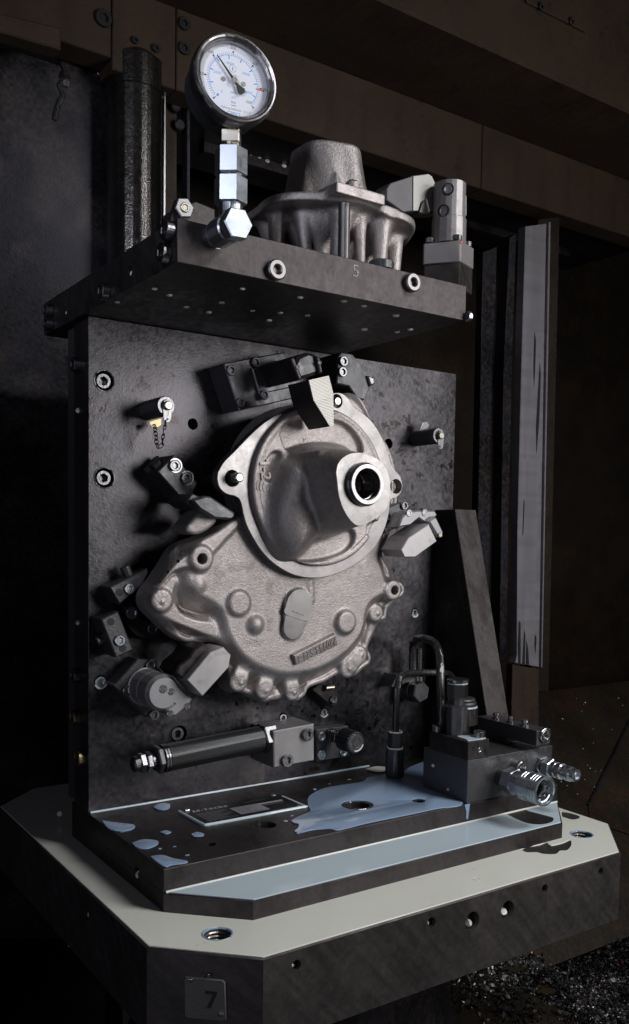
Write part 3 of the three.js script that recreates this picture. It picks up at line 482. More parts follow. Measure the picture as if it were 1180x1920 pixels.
{
  const g = thing('top_plate', 'dark steel shelf plate marked 5 bolted on top of the upright plate', 'plate');
  const hl = [[244, 508, 0.0055], [123, 583, 0.005]].map(([x, y, r]) => [P(x, y, 'x', TX0), r]);
  part(g, 'shelf_body', fin(cut(box(TX0, TX1, TY0, TY1, -0.145, TZ, 0.0007), hl.map(([p, r]) => xc(TX0, p.y, p.z, r, 0.02)))), M.ground);
  for (const [p, r] of hl) bead(g, V(TX0 + 0.004, p.y - r * 0.5, p.z), r * 0.7);
  for (const [x, y, r] of [[316, 433, 0.0095], [309, 475, 0.0095], [196, 546, 0.0095], [92, 582, 0.0085], [92, 607, 0.0085]]) { const p = P(x, y, 'x', TX0 - 0.004); screw(g, V(TX0 - 0.0002, p.y, p.z), V(-1, 0, 0), r, 0.009, M.screw); }
  for (const [x, y, r] of [[521, 505, 0.0104], [776, 529, 0.0104]]) { const p = P(x, y, 'z', TZ + 0.006); part(g, 'rest_bush', pipeEnd(V(p.x, p.y, TZ + 0.0001), Z, r, 0.0042, 0.0068, 0.006, 40, 0.0014), M.mach, 'bright turned bush on the front face'); }
  const p5 = P(667, 508, 'z', TZ); part(g, 'stamped_digit', fin(text('5', 0.0125, 0.0005, fontR).rotateZ(-0.05).translate(p5.x, p5.y, TZ + 0.0001)), M.tube);
  const pe = P(881, 594, 'x', TX1 + 0.003); part(g, 'ball_pin', fin(new THREE.SphereGeometry(0.0062, 20, 14).scale(0.7, 1, 1).translate(TX1 + 0.001, pe.y, pe.z), 2), M.zinc);
  for (const [x, y] of [[220, 566], [290, 541], [318, 553], [350, 575], [392, 585], [416, 567], [455, 541], [474, 582], [505, 600], [526, 586], [563, 557], [577, 591], [645, 564], [683, 573], [684, 617], [743, 591], [745, 622], [770, 617], [853, 634]]) { const p = P(x, y, 'y', TY0); if (p.z < TZ - 0.008 && p.x < TX1 - 0.004) part(g, 'coolant_drop', fin(new THREE.SphereGeometry(0.003 + rnd() * 0.0012, 16, 10).scale(1, 0.4, 1).translate(p.x, TY0 - 0.0004, p.z), 2), M.drop); }
  settle(g);
}
// ---------------------------------------------------------------- the clamped casting
const zR = 0.058, zA = 0.080, zF = 0.095, cx = 0.268, cy = 0.4065;
const arcPts = (x, y, r, a0, a1, n) => Array.from({ length: n + 1 }, (_, i) => { const a = (a0 + (a1 - a0) * i / n) * Math.PI / 180; return [x + r * Math.cos(a), y + r * Math.sin(a)]; });
{
  const g = thing('gearbox_casting', 'large grey cast gearbox cover with a bored conical nose clamped to the upright plate', 'casting');
  const lo = [0.03, 0.1, 0.03], hi = [0.49, 0.54, 0.105];
  const fld = (z, a, s = 3) => poly2D(smooth(pl(z, a), s), lo[0], lo[1], hi[0], hi[1], 0.0015);
  const sB = fld(0.05, [[447, 935], [430, 962], [400, 985], [372, 1003], [345, 1016], [322, 1026], [300, 1060], [280, 1090], [267, 1110], [264, 1130], [275, 1150], [287, 1163], [305, 1180], [325, 1196], [345, 1204], [372, 1204], [398, 1203], [412, 1225], [420, 1258], [431, 1288], [448, 1297], [475, 1308], [490, 1315], [512, 1309], [530, 1309], [550, 1313], [566, 1302], [574, 1288], [602, 1278], [628, 1263], [642, 1268], [660, 1266], [674, 1253], [687, 1243], [689, 1226], [681, 1210], [693, 1188], [702, 1168], [717, 1160], [720, 1142], [733, 1126], [748, 1118], [752, 1102], [744, 1090], [728, 1086], [722, 1065], [711, 1045], [712, 1028], [724, 1000], [737, 955], [738, 900], [727, 850], [706, 812], [692, 792], [683, 768], [668, 746], [645, 738], [600, 748], [540, 775], [480, 830], [450, 880]]);
  const sA = fld(zA, [[452, 955], [425, 990], [396, 1022], [362, 1062], [352, 1080], [364, 1108], [400, 1128], [420, 1148], [432, 1190], [460, 1230], [500, 1253], [545, 1262], [600, 1252], [650, 1222], [679, 1185], [687, 1145], [700, 1124], [724, 1106], [716, 1066], [708, 1040], [716, 1000], [732, 940], [732, 890], [716, 832], [690, 788], [676, 762], [650, 745], [600, 755], [540, 782], [480, 838], [455, 890]]);
  const sC = fld(0.072, [[294, 1108], [320, 1080], [334, 1088], [328, 1112], [340, 1146], [372, 1160], [402, 1166], [412, 1196], [395, 1196], [355, 1182], [318, 1166], [296, 1150], [288, 1128]]);
  const sD = fld(0.083, [[352, 1036], [378, 1010], [415, 975], [446, 962], [453, 978], [425, 1010], [396, 1041], [368, 1060], [330, 1072], [308, 1094], [300, 1090], [325, 1058]]);
  const sL = fld(0.083, [[352, 985], [378, 958], [398, 960], [410, 975], [395, 992], [372, 1003], [352, 998]]);
  const bs = [[380, 1047, 0.0150, 0.0895, 0], [375, 1097, 0.0122, 0.084, 1], [305, 1126, 0.0132, 0.078, 0], [451, 1131, 0.0150, 0.0855, 0], [485, 1172, 0.0120, 0.0885, 1], [652, 1167, 0.0150, 0.0875, 0],
    [455, 1262, 0.0112, 0.070, 0], [449, 1279, 0.0125, 0.070, 0], [500, 1280, 0.0118, 0.071, 0], [497, 1293, 0.0125, 0.071, 0], [548, 1282, 0.0112, 0.071, 0], [551, 1297, 0.0122, 0.071, 0], [520, 1301, 0.0085, 0.062, 1], [655, 1253, 0.0132, 0.067, 0], [676, 1229, 0.0128, 0.067, 0], [666, 1241, 0.0125, 0.067, 0], [707, 1150, 0.0125, 0.070, 0], [739, 1107, 0.0142, 0.083, 0], [561, 1130, 0.0168, 0.0846, 0], [552, 1180, 0.0125, 0.0846, 0], [557, 1155, 0.0148, 0.0840, 0], [637, 762, 0.012, 0.088, 0]].map(([x, y, r, z, k]) => { const p = P(x, y, 'z', z); return [p.x, p.y, r, z, k]; });
  const nip = [[305, 1129, 0.078], [452, 1281, 0.070], [500, 1296, 0.071], [553, 1299, 0.071], [656, 1254, 0.067], [679, 1228, 0.067], [709, 1151, 0.070]].map(([x, y, z]) => { const p = P(x, y, 'z', z); return [p.x, p.y, z]; });
  const drill = [[380, 1048, 0.0062, 0.0895], [741, 1107, 0.0062, 0.083]].map(([x, y, r, z]) => { const p = P(x, y, 'z', z); return [p.x, p.y, r, z]; });
  const ribs = [[[703, 1160, 0.064], [684, 1215, 0.062], 0.006], [[735, 1115, 0.066], [706, 1145, 0.064], 0.006], [[583, 1092, 0.0805], [584, 1125, 0.0805], 0.004]].map(([a, b, r]) => [P(a[0], a[1], 'z', a[2]), P(b[0], b[1], 'z', b[2]), r]);
  let lx = 9, ly = 9, dB, h, dL, fr, nb, nn, nr, nd;   // values shared by a column of samples
  const near = (l, x, y, k) => l.filter((b) => Math.hypot(x - b[0], y - b[1]) < k(b));
  const f = (x, y, z) => {
    if (x !== lx || y !== ly) {
      lx = x; ly = y; dB = sB(x, y); dL = sL(x, y); fr = Math.hypot(x - cx, y - cy);
      h = smax(smin(zA, zA - sA(x, y) * 1.15, 0.004), zR - 0.004, 0.004);
      h = mix(h, Math.max(h, zR + 0.003), sst(dB, -0.011, -0.006));
      h = mix(h, 0.0725, 1 - sst(sC(x, y), -0.004, 0.008)); h = mix(h, 0.0835, 1 - sst(sD(x, y), -0.003, 0.005));
      nb = near(bs, x, y, (b) => b[2] + 0.016); nn = near(nip, x, y, () => 0.01); nd = near(drill, x, y, () => 0.02); nr = ribs.filter(([a, b]) => Math.hypot(x - (a.x + b.x) / 2, y - (a.y + b.y) / 2) < 0.04);
    }
    let d = smax(dB, (z - h) * 0.8, 0.005); d = smax(d, 0.036 - z, 0.002);
    if (dL < 0.03) d = smin(d, smax(smax(dL, z - 0.082, 0.006), 0.04 - z, 0.003), 0.006);
    for (const [bx, by, r, zt, k] of nb) {
      const q = Math.hypot(x - bx, y - by);
      if (k) { const e = Math.hypot(q, z < zt - r ? 0 : z - (zt - r)) - r; d = smin(d, smax(e, 0.04 - z, 0.002), 0.004); }
      else { const taper = q - r - Math.max(0, (zt - z)) * 0.12; d = smin(d, smax(smax(taper, z - zt, 0.0045), 0.04 - z, 0.002), 0.005); }
    }
    for (const [nx, ny, zt] of nn) { const q = Math.hypot(x - nx, y - ny, z - zt + 0.0015) - 0.0032; if (q < 0.01) d = smin(d, q, 0.0015); }
    for (const [a, b, r] of nr) { const ex = b.x - a.x, ey = b.y - a.y, t = clamp(((x - a.x) * ex + (y - a.y) * ey) / (ex * ex + ey * ey), 0, 1); const q = Math.hypot(x - a.x - ex * t, y - a.y - ey * t, Math.max(0, z - mix(a.z, b.z, t) + r)) - r; if (q < 0.02) d = smin(d, Math.max(q, 0.04 - z), 0.005); }
    for (const [hx, hy, r, zt] of nd) { const q = Math.max(Math.hypot(x - hx, y - hy) - r, zt - 0.04 - z); d = smax(d, -q, 0.0012); }
    return smin(d, Math.max(fr - 0.108, z - 0.088, 0.04 - z), 0.006);
  };
  const uvO = (x, y, z) => [x + 0.7 * z, y + 0.66 * z];
  part(g, 'cover_body', sdfMesh(f, lo, hi, 0.00155, uvO), M.cast);
  // machined flange with three ears
  const holesF = [[436, 897, 0.0098], [743, 912, 0.0095], [632, 752, 0.0085]].map(([x, y, r]) => { const p = P(x, y, 'z', zF); return { x: p.x, y: p.y, r, n: 32 }; });
  const ringO = smooth(pl(zF, [[409, 885], [408, 900], [413, 916], [425, 926], [440, 930], [449, 936], [454, 950], [457, 965], [463, 985], [474, 1007], [490, 1032], [512, 1055], [540, 1073], [567, 1082], [595, 1083.5], [622, 1079], [650, 1068], [676, 1052], [700, 1030], [714, 1008], [724, 985], [730, 960], [733, 938], [744, 933], [753, 922], [755, 908], [751, 893], [742, 882], [734, 868], [727, 845], [714, 815], [700, 793], [685, 778], [668, 766], [660, 757], [652, 745], [640, 737], [625, 737], [612, 745], [600, 752], [575, 756], [545, 765], [515, 780], [490, 797], [465, 820], [440, 846], [420, 866]]), 4);
  part(g, 'flange', prism(ringO, 0.081, zF, 0.0007, holesF), M.mach, 'bright machined flange ring with three drilled ears');
  // raised cast disc with pockets and the conical nose
  const zD = 0.1045, zN = 0.19, nlo = [0.155, 0.295], nhi = [0.382, 0.518], fl2 = (z, a) => poly2D(smooth(pl(z, a), 4), nlo[0], nlo[1], nhi[0], nhi[1], 0.0012);
  const noseO = smooth(pl(zN, [[632, 905], [630, 885], [634, 868], [645, 856], [662, 849], [685, 850], [710, 862], [725, 880], [731, 905], [730, 935], [722, 958], [700, 975], [680, 985], [668, 985], [655, 974], [643, 954], [635, 930]]), 4);
  const sNose = poly2D(noseO, nlo[0], nlo[1], nhi[0], nhi[1], 0.0012), sBase = fl2(zD, [[514, 884], [522, 866], [546, 854], [575, 846], [600, 842], [630, 840], [655, 850], [672, 880], [680, 920], [676, 955], [660, 980], [625, 996], [590, 1010], [564, 1036], [542, 1048], [521, 1038], [505, 1005], [499, 965], [503, 925]]);
  const pk = [[[553, 1041], [570, 1020], [600, 1006], [640, 995], [658, 992], [667, 1004], [660, 1024], [640, 1039], [600, 1051], [566, 1052]], [[527, 814], [535, 797], [552, 785], [575, 781], [600, 785], [640, 791], [662, 806], [678, 830], [680, 850], [665, 849], [640, 837], [600, 834], [560, 840], [540, 845]], [[497, 872], [510, 850], [523, 847], [529, 856], [518, 884], [508, 905], [498, 897]], [[690, 986], [704, 976], [711, 985], [700, 1000], [691, 1003]]].map((a) => fl2(zD, a));
  const ridge = [[[547, 858, 0.104], [600, 852, 0.146], 0.0045], [[566, 905, 0.126], [568, 912, 0.126], 0.0085]].map(([a, b, r]) => [P(...a.slice(0, 2), 'z', a[2]), P(...b.slice(0, 2), 'z', b[2]), r]);
  let qx = 9, qy = 9, q0, q1, qr, qp;
  const fN = (x, y, z) => {
    if (x !== qx || y !== qy) { qx = x; qy = y; q0 = sBase(x, y); q1 = sNose(x, y); qr = Math.hypot(x - cx, y - cy); qp = pk.map((s) => s(x, y)); }
    let d = smax(smax(qr - 0.1012, z - zD, 0.004), 0.085 - z, 0.002);
    d = smax(d, -smax(Math.abs(qr - 0.0935) - 0.0007, zD - 0.0008 - z, 0.001), 0.001);
    for (const q of qp) if (q < 0.02) d = smax(d, -smax(q, zD - 0.009 - z, 0.005), 0.004);
    const t = clamp((z - zD) / (zN - zD), -0.1, 1);
    const lobe = smax(Math.max((q0 + (z - zD) * 0.42) * 0.92, 0.088 - z), z - 0.136 + 0.25 * (q0 + 0.02), 0.014);
    let c = Math.max((q1 - (1 - Math.max(t, 0)) * 0.0145) * 0.97, 0.088 - z); c = smin(c, lobe, 0.006);
    for (const [a, b, r] of ridge) { const ex = b.x - a.x, ey = b.y - a.y, ez = b.z - a.z, w = clamp(((x - a.x) * ex + (y - a.y) * ey + (z - a.z) * ez) / (ex * ex + ey * ey + ez * ez), 0, 1); c = smin(c, Math.hypot(x - a.x - ex * w, y - a.y - ey * w, z - a.z - ez * w) - r, 0.008); }
    d = smin(d, c, 0.007); d = smax(d, z - zN, 0.001);
    return smax(d, -Math.max(qr - 0.0225, 0.13 - z), 0.001);
  };
  part(g, 'nose_housing', sdfMesh(fN, [0.155, 0.295, 0.083], [0.382, 0.518, 0.194], 0.0015, uvO), M.cast, 'cast conical nose rising from a round disc with kidney pockets');
  part(g, 'nose_face', prism(noseO, zN - 0.0004, zN + 0.0009, 0.0004, [{ x: cx, y: cy, r: 0.0228, n: 48 }]), M.mach, 'flat machined end face of the nose');
  part(g, 'bearing_seat', turned(V(cx, cy, 0.135), Z, [[0.0224, 0], [0.0224, 0.056], [0.0262, 0.0565], [0.0262, 0.060], [0.0245, 0.0612], [0.0245, 0.0645], [0.0236, 0.0655], [0.0192, 0.0655], [0.0182, 0.0645], [0.0182, 0.056], [0.0170, 0.0555], [0.0170, 0.049], [0.0182, 0.0485], [0.0182, 0.032], [0.0155, 0.0315], [0.0155, 0.0], [0.012, 0], [0, 0]], 64, 0.4), M.polish, 'bright turned ring with a deep stepped bore');
  // milled pad, number block and cast marks
  const pu = smooth(pl(0.087, [[542, 1118], [553, 1107], [568, 1105], [580, 1114], [586, 1130], [585, 1146], [578, 1160], [576, 1165], [536, 1152], [536.5, 1135]]), 5), pw = smooth(pl(0.0868, [[536, 1153], [575.5, 1166], [571, 1178], [562, 1193], [549, 1199], [537, 1192], [533, 1178]]), 5);
  part(g, 'milled_pad', prism(pu, 0.0855, 0.0872, 0.0003), M.mach); part(g, 'milled_pad', prism(pw, 0.0855, 0.0867, 0.0003), M.polish);
  const dots = []; for (let i = 0; i < 6; i++) { const p = P(549 + i * 3.9, 1146 + i * 1.5, 'z', 0.0873); dots.push(new THREE.BoxGeometry(0.0009, 0.0018, 0.0002).translate(p.x, p.y, 0.08735)); }
  part(g, 'stamped_code', fin(join(dots)), M.socket);
  const tilt = (geo) => { const [p, q] = [tg[0], tg[1]], u = V(q[0] - p[0], q[1] - p[1], 0).normalize(), m = tg.reduce((s, e) => [s[0] + e[0] / 4, s[1] + e[1] / 4], [0, 0]); geo.translate(-m[0], -m[1], -0.0862).applyQuaternion(new THREE.Quaternion().setFromAxisAngle(u, 0.2)).translate(m[0], m[1], 0.0862); return geo; };
  const tg = pl(0.0862, [[551, 1229], [629, 1189], [635, 1210], [557, 1248]]);
  const nbk = part(g, 'number_block', tilt(prism(tg, 0.074, 0.0862, 0.0014, undefined, 3)), M.cast);
  const [ta, tb] = [tg[0], tg[1]], rot = Math.atan2(tb[1] - ta[1], tb[0] - ta[0]), tc = tg.reduce((s, p) => [s[0] + p[0] / 4, s[1] + p[1] / 4], [0, 0]);
  const letters = text('220153.521', 0.0118, 0.0011, font); letters.scale(0.66, 1.0, 1).translate(-0.0065, 0, 0);
  part(nbk, 'cast_number', tilt(fin(letters.rotateZ(rot + Math.PI).translate(tc[0], tc[1], 0.0861))), M.cast);
  part(nbk, 'cast_emblem', tilt(fin(join(new THREE.BoxGeometry(0.0095, 0.0011, 0.0008).translate(-0.0255 * -1 * -1, 0.003, 0), new THREE.BoxGeometry(0.0011, 0.009, 0.0008).translate(-0.029, 0, 0), new THREE.BoxGeometry(0.008, 0.0011, 0.0008).rotateZ(0.7).translate(-0.025, 0, 0), new THREE.BoxGeometry(0.0095, 0.0011, 0.0008).translate(-0.0255, -0.0042, 0)).rotateZ(rot).translate(tc[0], tc[1], 0.0864))), M.cast);
  const m12 = P(497, 880, 'z', zD); part(g, 'cast_number', fin(text('1-2', 0.0135, 0.0022, font).rotateZ(-1.45).translate(m12.x, m12.y, zD - 0.0002)), M.cast);
  for (let i = 0; i < 3; i++) { const p = P(486 + i * 6, 910 + i * 1.5, 'z', zD); part(g, 'cast_mark', fin(new THREE.TorusGeometry(0.0065, 0.0007, 5, 14, 2.2).rotateZ(2.2).scale(0.6, 1, 1).translate(p.x, p.y, zD)), M.cast); }
  const va = P(571, 826, 'z', zD - 0.009); part(g, 'cast_mark', fin(text('V', 0.006, 0.0012, fontR).translate(va.x, va.y, zD - 0.0092)), M.cast);
  settle(g);
}
for (const [x, y, lab] of [[450, 895, 'bare steel locating pin standing in the bright flange ear beside the cast marks 1-2'], [634, 752, 'short steel locating pin beside the ribbed clamp finger']]) {
  const p = P(x, y, 'z', 0.113), g = thing('locating_pin', lab, 'pin', 'locating pins through the flange ears');
  part(g, 'pin', rod(V(p.x, p.y, 0.0002), Z, 0.0058, 0.113, 28, 0.0016), M.steel); settle(g);
}
// ---------------------------------------------------------------- second casting standing on the shelf
{
  const g = thing('bell_casting', 'dark bell-shaped casting with vertical ribs standing upside down on the shelf plate', 'casting'), ax = 0.226, az = 0.166, yb = TY1 + 0.004, yf = 0.7;
  const f = (x, y, z) => {
    const dx = x - ax, dz = z - az, r = Math.hypot(dx, dz), th = Math.atan2(dz, dx);
    const t = clamp((y - 0.712) / 0.078, 0, 1), flute = 0.0022 * Math.cos(9 * th + 0.6) * (1 - t) + 0.0018 * Math.cos(5 * th);
    let cone = smax((r - mix(0.056, 0.0405, Math.pow(t, 0.7)) - flute) * 0.95, y - 0.789, 0.004); cone = Math.max(cone, 0.705 - y);
    const rf = 0.1 + 0.006 * Math.cos(3 * th - 1.1) + 0.003 * Math.cos(7 * th);
    let d = smax(r - rf, Math.abs(y - 0.709 + 0.09 * (r - 0.05)) - 0.0048, 0.003);
    const tab = Math.max(Math.abs(dx + 0.026) - 0.032, Math.abs(dz - 0.088) - 0.016, Math.abs(y - 0.708) - 0.0055) ; d = smin(d, tab, 0.006);
    d = smin(d, cone, 0.018);
    for (const [a, rr] of [[1.95, 0.008], [1.25, 0.009], [0.55, 0.007], [2.7, 0.008]]) { const px = ax + 0.049 * Math.cos(a), pz = az + 0.049 * Math.sin(a); const q = Math.hypot(x - px, z - pz) - rr * (1 - 1.9 * sst(y, 0.708, 0.775)); d = smin(d, Math.max(q, y - 0.768, 0.705 - y), 0.010); }
    let low = r - mix(0.05, 0.074, sst(y, 0.65, 0.702)) - 0.006 * Math.cos(5 * th + 0.9 + 18 * (y - 0.65)) - 0.003 * Math.cos(11 * th); low = Math.max(low * 0.75, y - 0.705, yb - y); d = smin(d, low, 0.010);
    for (const [a, ra, rr, lean] of [[0.15, 0.074, 0.0085, 0.1], [0.55, 0.08, 0.010, -0.25], [0.98, 0.07, 0.0065, 0.3], [1.25, 0.077, 0.0095, -0.1], [1.62, 0.071, 0.0075, 0.15], [1.98, 0.079, 0.011, -0.2], [2.5, 0.073, 0.008, 0.3], [2.95, 0.078, 0.009, 0]]) { const aa = a + lean * (y - 0.67) * 6, px = ax + ra * Math.cos(aa), pz = az + ra * Math.sin(aa); d = smin(d, Math.max((Math.hypot(x - px, z - pz) - rr * mix(0.8, 1.15, sst(y, 0.65, 0.7))) * 0.85, y - 0.705, yb - y), 0.010); }
    return d;
  };
  part(g, 'bell_body', sdfMesh(f, [0.1, 0.642, 0.04], [0.346, 0.814, 0.29], 0.0017, (x, y, z) => [x + 0.8 * z, y + 0.5 * z]), M.cast);
  const t = P(659, 349, 'z', 0.258); part(g, 'cast_boss', turned(V(t.x, 0.714, 0.2605), Y, [[0.0075, 0], [0.0075, 0.006], [0.005, 0.0085], [0, 0.009]], 24), M.cast);
  for (const [a, r] of [[1.35, 0.03], [0.75, 0.02]]) part(g, 'gasket_rest', rod(V(ax + 0.085 * Math.cos(a), TY1 + 0.0001, az + 0.085 * Math.sin(a)), Y, 0.014, 0.009, 24, 0.001), M.black);
  settle(g);
}
{
  const g = thing('support_pin', 'slim polished steel pin holding up the bell casting above the digit 5', 'pin');
  part(g, 'shank', turned(V(0.1896, TY1 + 0.0001, 0.2535), Y, [[0, 0], [0.0064, 0], [0.0064, 0.058], [0.0075, 0.059], [0.0075, 0.0625], [0, 0.0625]], 32), M.mach); settle(g);
}
// ---------------------------------------------------------------- pressure gauge on its fittings
{
  const sx = 0.035, sz = 0.286, yAt = (py) => P(434, py, 'z', sz).y, g = thing('gauge_fitting', 'zinc-plated hex couplings and a banjo plug carrying the pressure gauge', 'fitting');
  const bp = V(0.0318, 0.632, TZ + 0.0001);
  part(g, 'banjo_body', turned(bp, Z, [[0, 0], [0.0125, 0], [0.0125, 0.003], [0.0108, 0.0035], [0.0108, 0.008], [0.0138, 0.0085], [0.0138, 0.030], [0.0112, 0.032], [0.0112, 0.034], [0, 0.034]], 40), M.zinc);
  part(g, 'seal_ring', turned(V(bp.x, bp.y, TZ + 0.032), Z, [[0, 0], [0.0126, 0], [0.0126, 0.003], [0, 0.003]], 40), M.black);
  part(g, 'hex_plug', hex(V(bp.x, bp.y, TZ + 0.0352), Z, 0.0152, 0.0115, 0.06, 0.0009), M.zinc);
  part(g, 'neck', rod(V(sx, yAt(425), sz), Y, 0.0112, yAt(384) - yAt(425), 32), M.zinc);
  part(g, 'hex_nut', hex(V(sx, yAt(386), sz), Y, 0.0158, yAt(334) - yAt(386), 0.37, 0.0014), M.zinc);
  part(g, 'neck', rod(V(sx, yAt(340), sz), Y, 0.0128, yAt(325) - yAt(340), 32), M.tube);
  part(g, 'hex_coupling', hex(V(sx, yAt(331.5), sz), Y, 0.0156, yAt(280) - yAt(331.5), 0.37, 0.0012), M.zinc);
  part(g, 'neck', rod(V(sx, yAt(281), sz), Y, 0.0086, yAt(270) - yAt(281), 28), M.nickel);
  settle(g);
  // the gauge itself
  const c = P(444, 145, 'z', 0.305), R = 0.0435 * c.distanceTo(CAM) / P(444, 145, 'z', 0.262).distanceTo(CAM), n = V(-0.139, 0.052, 0.989).normalize(), u = Y.clone().cross(n).normalize(), v = n.clone().cross(u);
  const q = thing('pressure_gauge', 'round pressure gauge with steel bezel and white dial standing above the shelf plate', 'gauge');
  const bas = new THREE.Matrix4().makeBasis(u, v, n).setPosition(c), at = (geo) => geo.applyMatrix4(bas), la = (prof, k = 96) => fin(at(new THREE.LatheGeometry(prof.map(([r, h]) => new THREE.Vector2(Math.max(r, 1e-5) * R, h * R)), k).rotateX(Math.PI / 2)), 0.5);
  part(q, 'case', la([[0, -1.02], [0.8, -1.02], [0.9, -0.95], [0.92, -0.1], [0.94, -0.04]]), M.blackPaint, 'black gauge case');
  const bz = part(q, 'bezel', la([[0.93, -0.36], [0.99, -0.34], [1.0, -0.14], [0.985, -0.05], [0.955, -0.005], [0.92, 0.0], [0.885, -0.015], [0.865, -0.05], [0.85, -0.062], [0.835, -0.05], [0.815, -0.07], [0.80, -0.16]]), M.polish, 'polished steel bezel');
  const cv = document.createElement('canvas'); cv.width = cv.height = 1024; const k = cv.getContext('2d'); k.fillStyle = '#dfe2ea'; k.fillRect(0, 0, 1024, 1024); k.translate(512, 512);
  const pol = (d, r) => [Math.cos(d * Math.PI / 180) * r, -Math.sin(d * Math.PI / 180) * r], seg = (d, a, b, w, col) => { k.strokeStyle = col; k.lineWidth = w; k.beginPath(); k.moveTo(...pol(d, a)); k.lineTo(...pol(d, b)); k.stroke(); };
  for (let i = 0; i <= 60; i++) seg(225 - i * 4.5, 362, i % 10 ? 385 : 400, i % 10 ? 4 : 8, '#1c1d22');
  for (let i = 0; i <= 6; i++) { const [x, y] = pol(225 - i * 45, 402); k.fillStyle = '#101014'; k.beginPath(); k.arc(x, y, 12, 0, 7); k.fill(); }
  k.textAlign = 'center'; k.textBaseline = 'middle'; k.fillStyle = '#25262b'; k.font = '52px sans-serif';
  for (let i = 0; i <= 6; i++) { const [x, y] = pol(225 - i * 45, i === 0 || i === 6 ? 320 : 455); k.fillText(String(i * 100), x, y); }
  k.strokeStyle = '#3f8fd8'; k.lineWidth = 7; k.beginPath(); k.arc(0, 0, 352, 0.78 * Math.PI, 0.22 * Math.PI); k.stroke();
  for (let i = 0; i <= 43; i++) seg(225 - i * 6.2, 330, 350, 3, '#3f8fd8'); for (let i = 0; i <= 8; i++) seg(225 - i * 31, 300, 348, 14, '#3585d6');
  k.fillStyle = '#3585d6'; k.font = '50px sans-serif'; for (const [i, t] of [[0, '0'], [2, '2000'], [4, '4000'], [6, '6000'], [8, '8000']]) { const [x, y] = pol(225 - i * 31, 240); k.fillText(t, x, y); }
  seg(-3, 325, 450, 18, '#d8443f');
  k.strokeStyle = '#55565c'; k.lineWidth = 4; k.beginPath(); k.arc(-10, -175, 48, 0, 7); k.stroke(); k.fillStyle = '#3a3b40'; k.font = 'bold 54px sans-serif'; k.fillText('S', -10, -172); k.font = '34px sans-serif'; k.fillText('EN 837-1', 10, -85);
  k.font = '30px sans-serif'; k.fillText('DIN 16', 0, 150); k.font = '46px sans-serif'; k.fillText('bar', 0, 278); k.fillRect(-38, 318, 76, 8); k.fillStyle = '#3585d6'; k.fillText('psi', 0, 210);
  k.fillStyle = '#2b2c30'; k.font = '40px sans-serif'; k.fillText('Füllung Silikonöl   Cl 1.0', 30, 372); k.strokeStyle = '#2f6fbd'; k.lineWidth = 6; k.strokeRect(-85, 415, 170, 46); k.fillStyle = '#2f6fbd'; k.font = 'bold 40px sans-serif'; k.fillText('WIKA', 0, 440);
  const dt = new THREE.CanvasTexture(cv); dt.colorSpace = THREE.SRGBColorSpace;
  const dl = part(q, 'dial', at(new THREE.CircleGeometry(R * 0.845, 72).translate(0, 0, -0.2 * R)), std({ map: dt, roughness: 0.5 }), 'white printed dial');
  for (const x of [-0.24, 0.24]) part(dl, 'dial_screw', fin(at(new THREE.CylinderGeometry(0.05 * R, 0.05 * R, 0.02 * R, 16).rotateX(Math.PI / 2).translate(x * R, 0.0, -0.19 * R))), M.nickel);
  const a0 = 2.28; const needle = new THREE.Shape([[0.62, 0.006], [0.62, -0.006], [0.03, -0.028], [-0.1, -0.03], [-0.26, -0.1], [-0.32, -0.06], [-0.32, 0.06], [-0.26, 0.1], [-0.1, 0.03], [0.03, 0.028]].map(([x, y]) => new THREE.Vector2(x * R, y * R)));
  const nd = part(q, 'needle', fin(at(new THREE.ExtrudeGeometry(needle, { depth: 0.018 * R, bevelEnabled: false }).rotateZ(a0).translate(0, 0, -0.15 * R))), M.blackPaint, 'black needle');
  part(nd, 'hub', fin(at(new THREE.CylinderGeometry(0.065 * R, 0.07 * R, 0.05 * R, 24).rotateX(Math.PI / 2).translate(0, 0, -0.12 * R))), M.nickel);
  part(bz, 'lens', at(new THREE.CircleGeometry(R * 0.84, 64).translate(0, 0, -0.065 * R)), M.glass);
  const top = c.clone().addScaledVector(v, -0.86 * R).addScaledVector(n, -0.5 * R); top.x = sx; top.z = sz;
  const yb0 = yAt(272), yb1 = yAt(248);
  part(q, 'square_shank', box(sx - 0.0085, sx + 0.0085, yb0, yb1, sz - 0.0085, sz + 0.0085, 0.0008).translate(-sx, 0, -sz).rotateY(-0.62).translate(sx, 0, sz), M.nickel);
  part(q, 'shank_neck', rod(V(sx, yb1 - 0.001, sz), Y, 0.0095, 0.02, 28), M.brass);
  settle(q, V(sx, yb0, sz));
}
{
  const g = thing('sensor_stop', 'small steel stop with a hex screw on the shelf edge below the gauge', 'stop'), p = P(346, 393, 'z', 0.2);
  part(g, 'stop_block', prism(pl(0.19, [[322, 408], [326, 392], [368, 377], [404, 392], [404, 425], [322, 425]]), 0.165, 0.19, 0.0012), M.ground);
  const b = P(338, 395, 'z', 0.191); part(g, 'hex_screw', hex(V(b.x, b.y, 0.1902), Z, 0.0108, 0.012, 0.2, 0.001), M.steel); screw(g, V(b.x, b.y, 0.2021), Z, 0.005, 0.0015, M.nickel);
  settle(g);
}
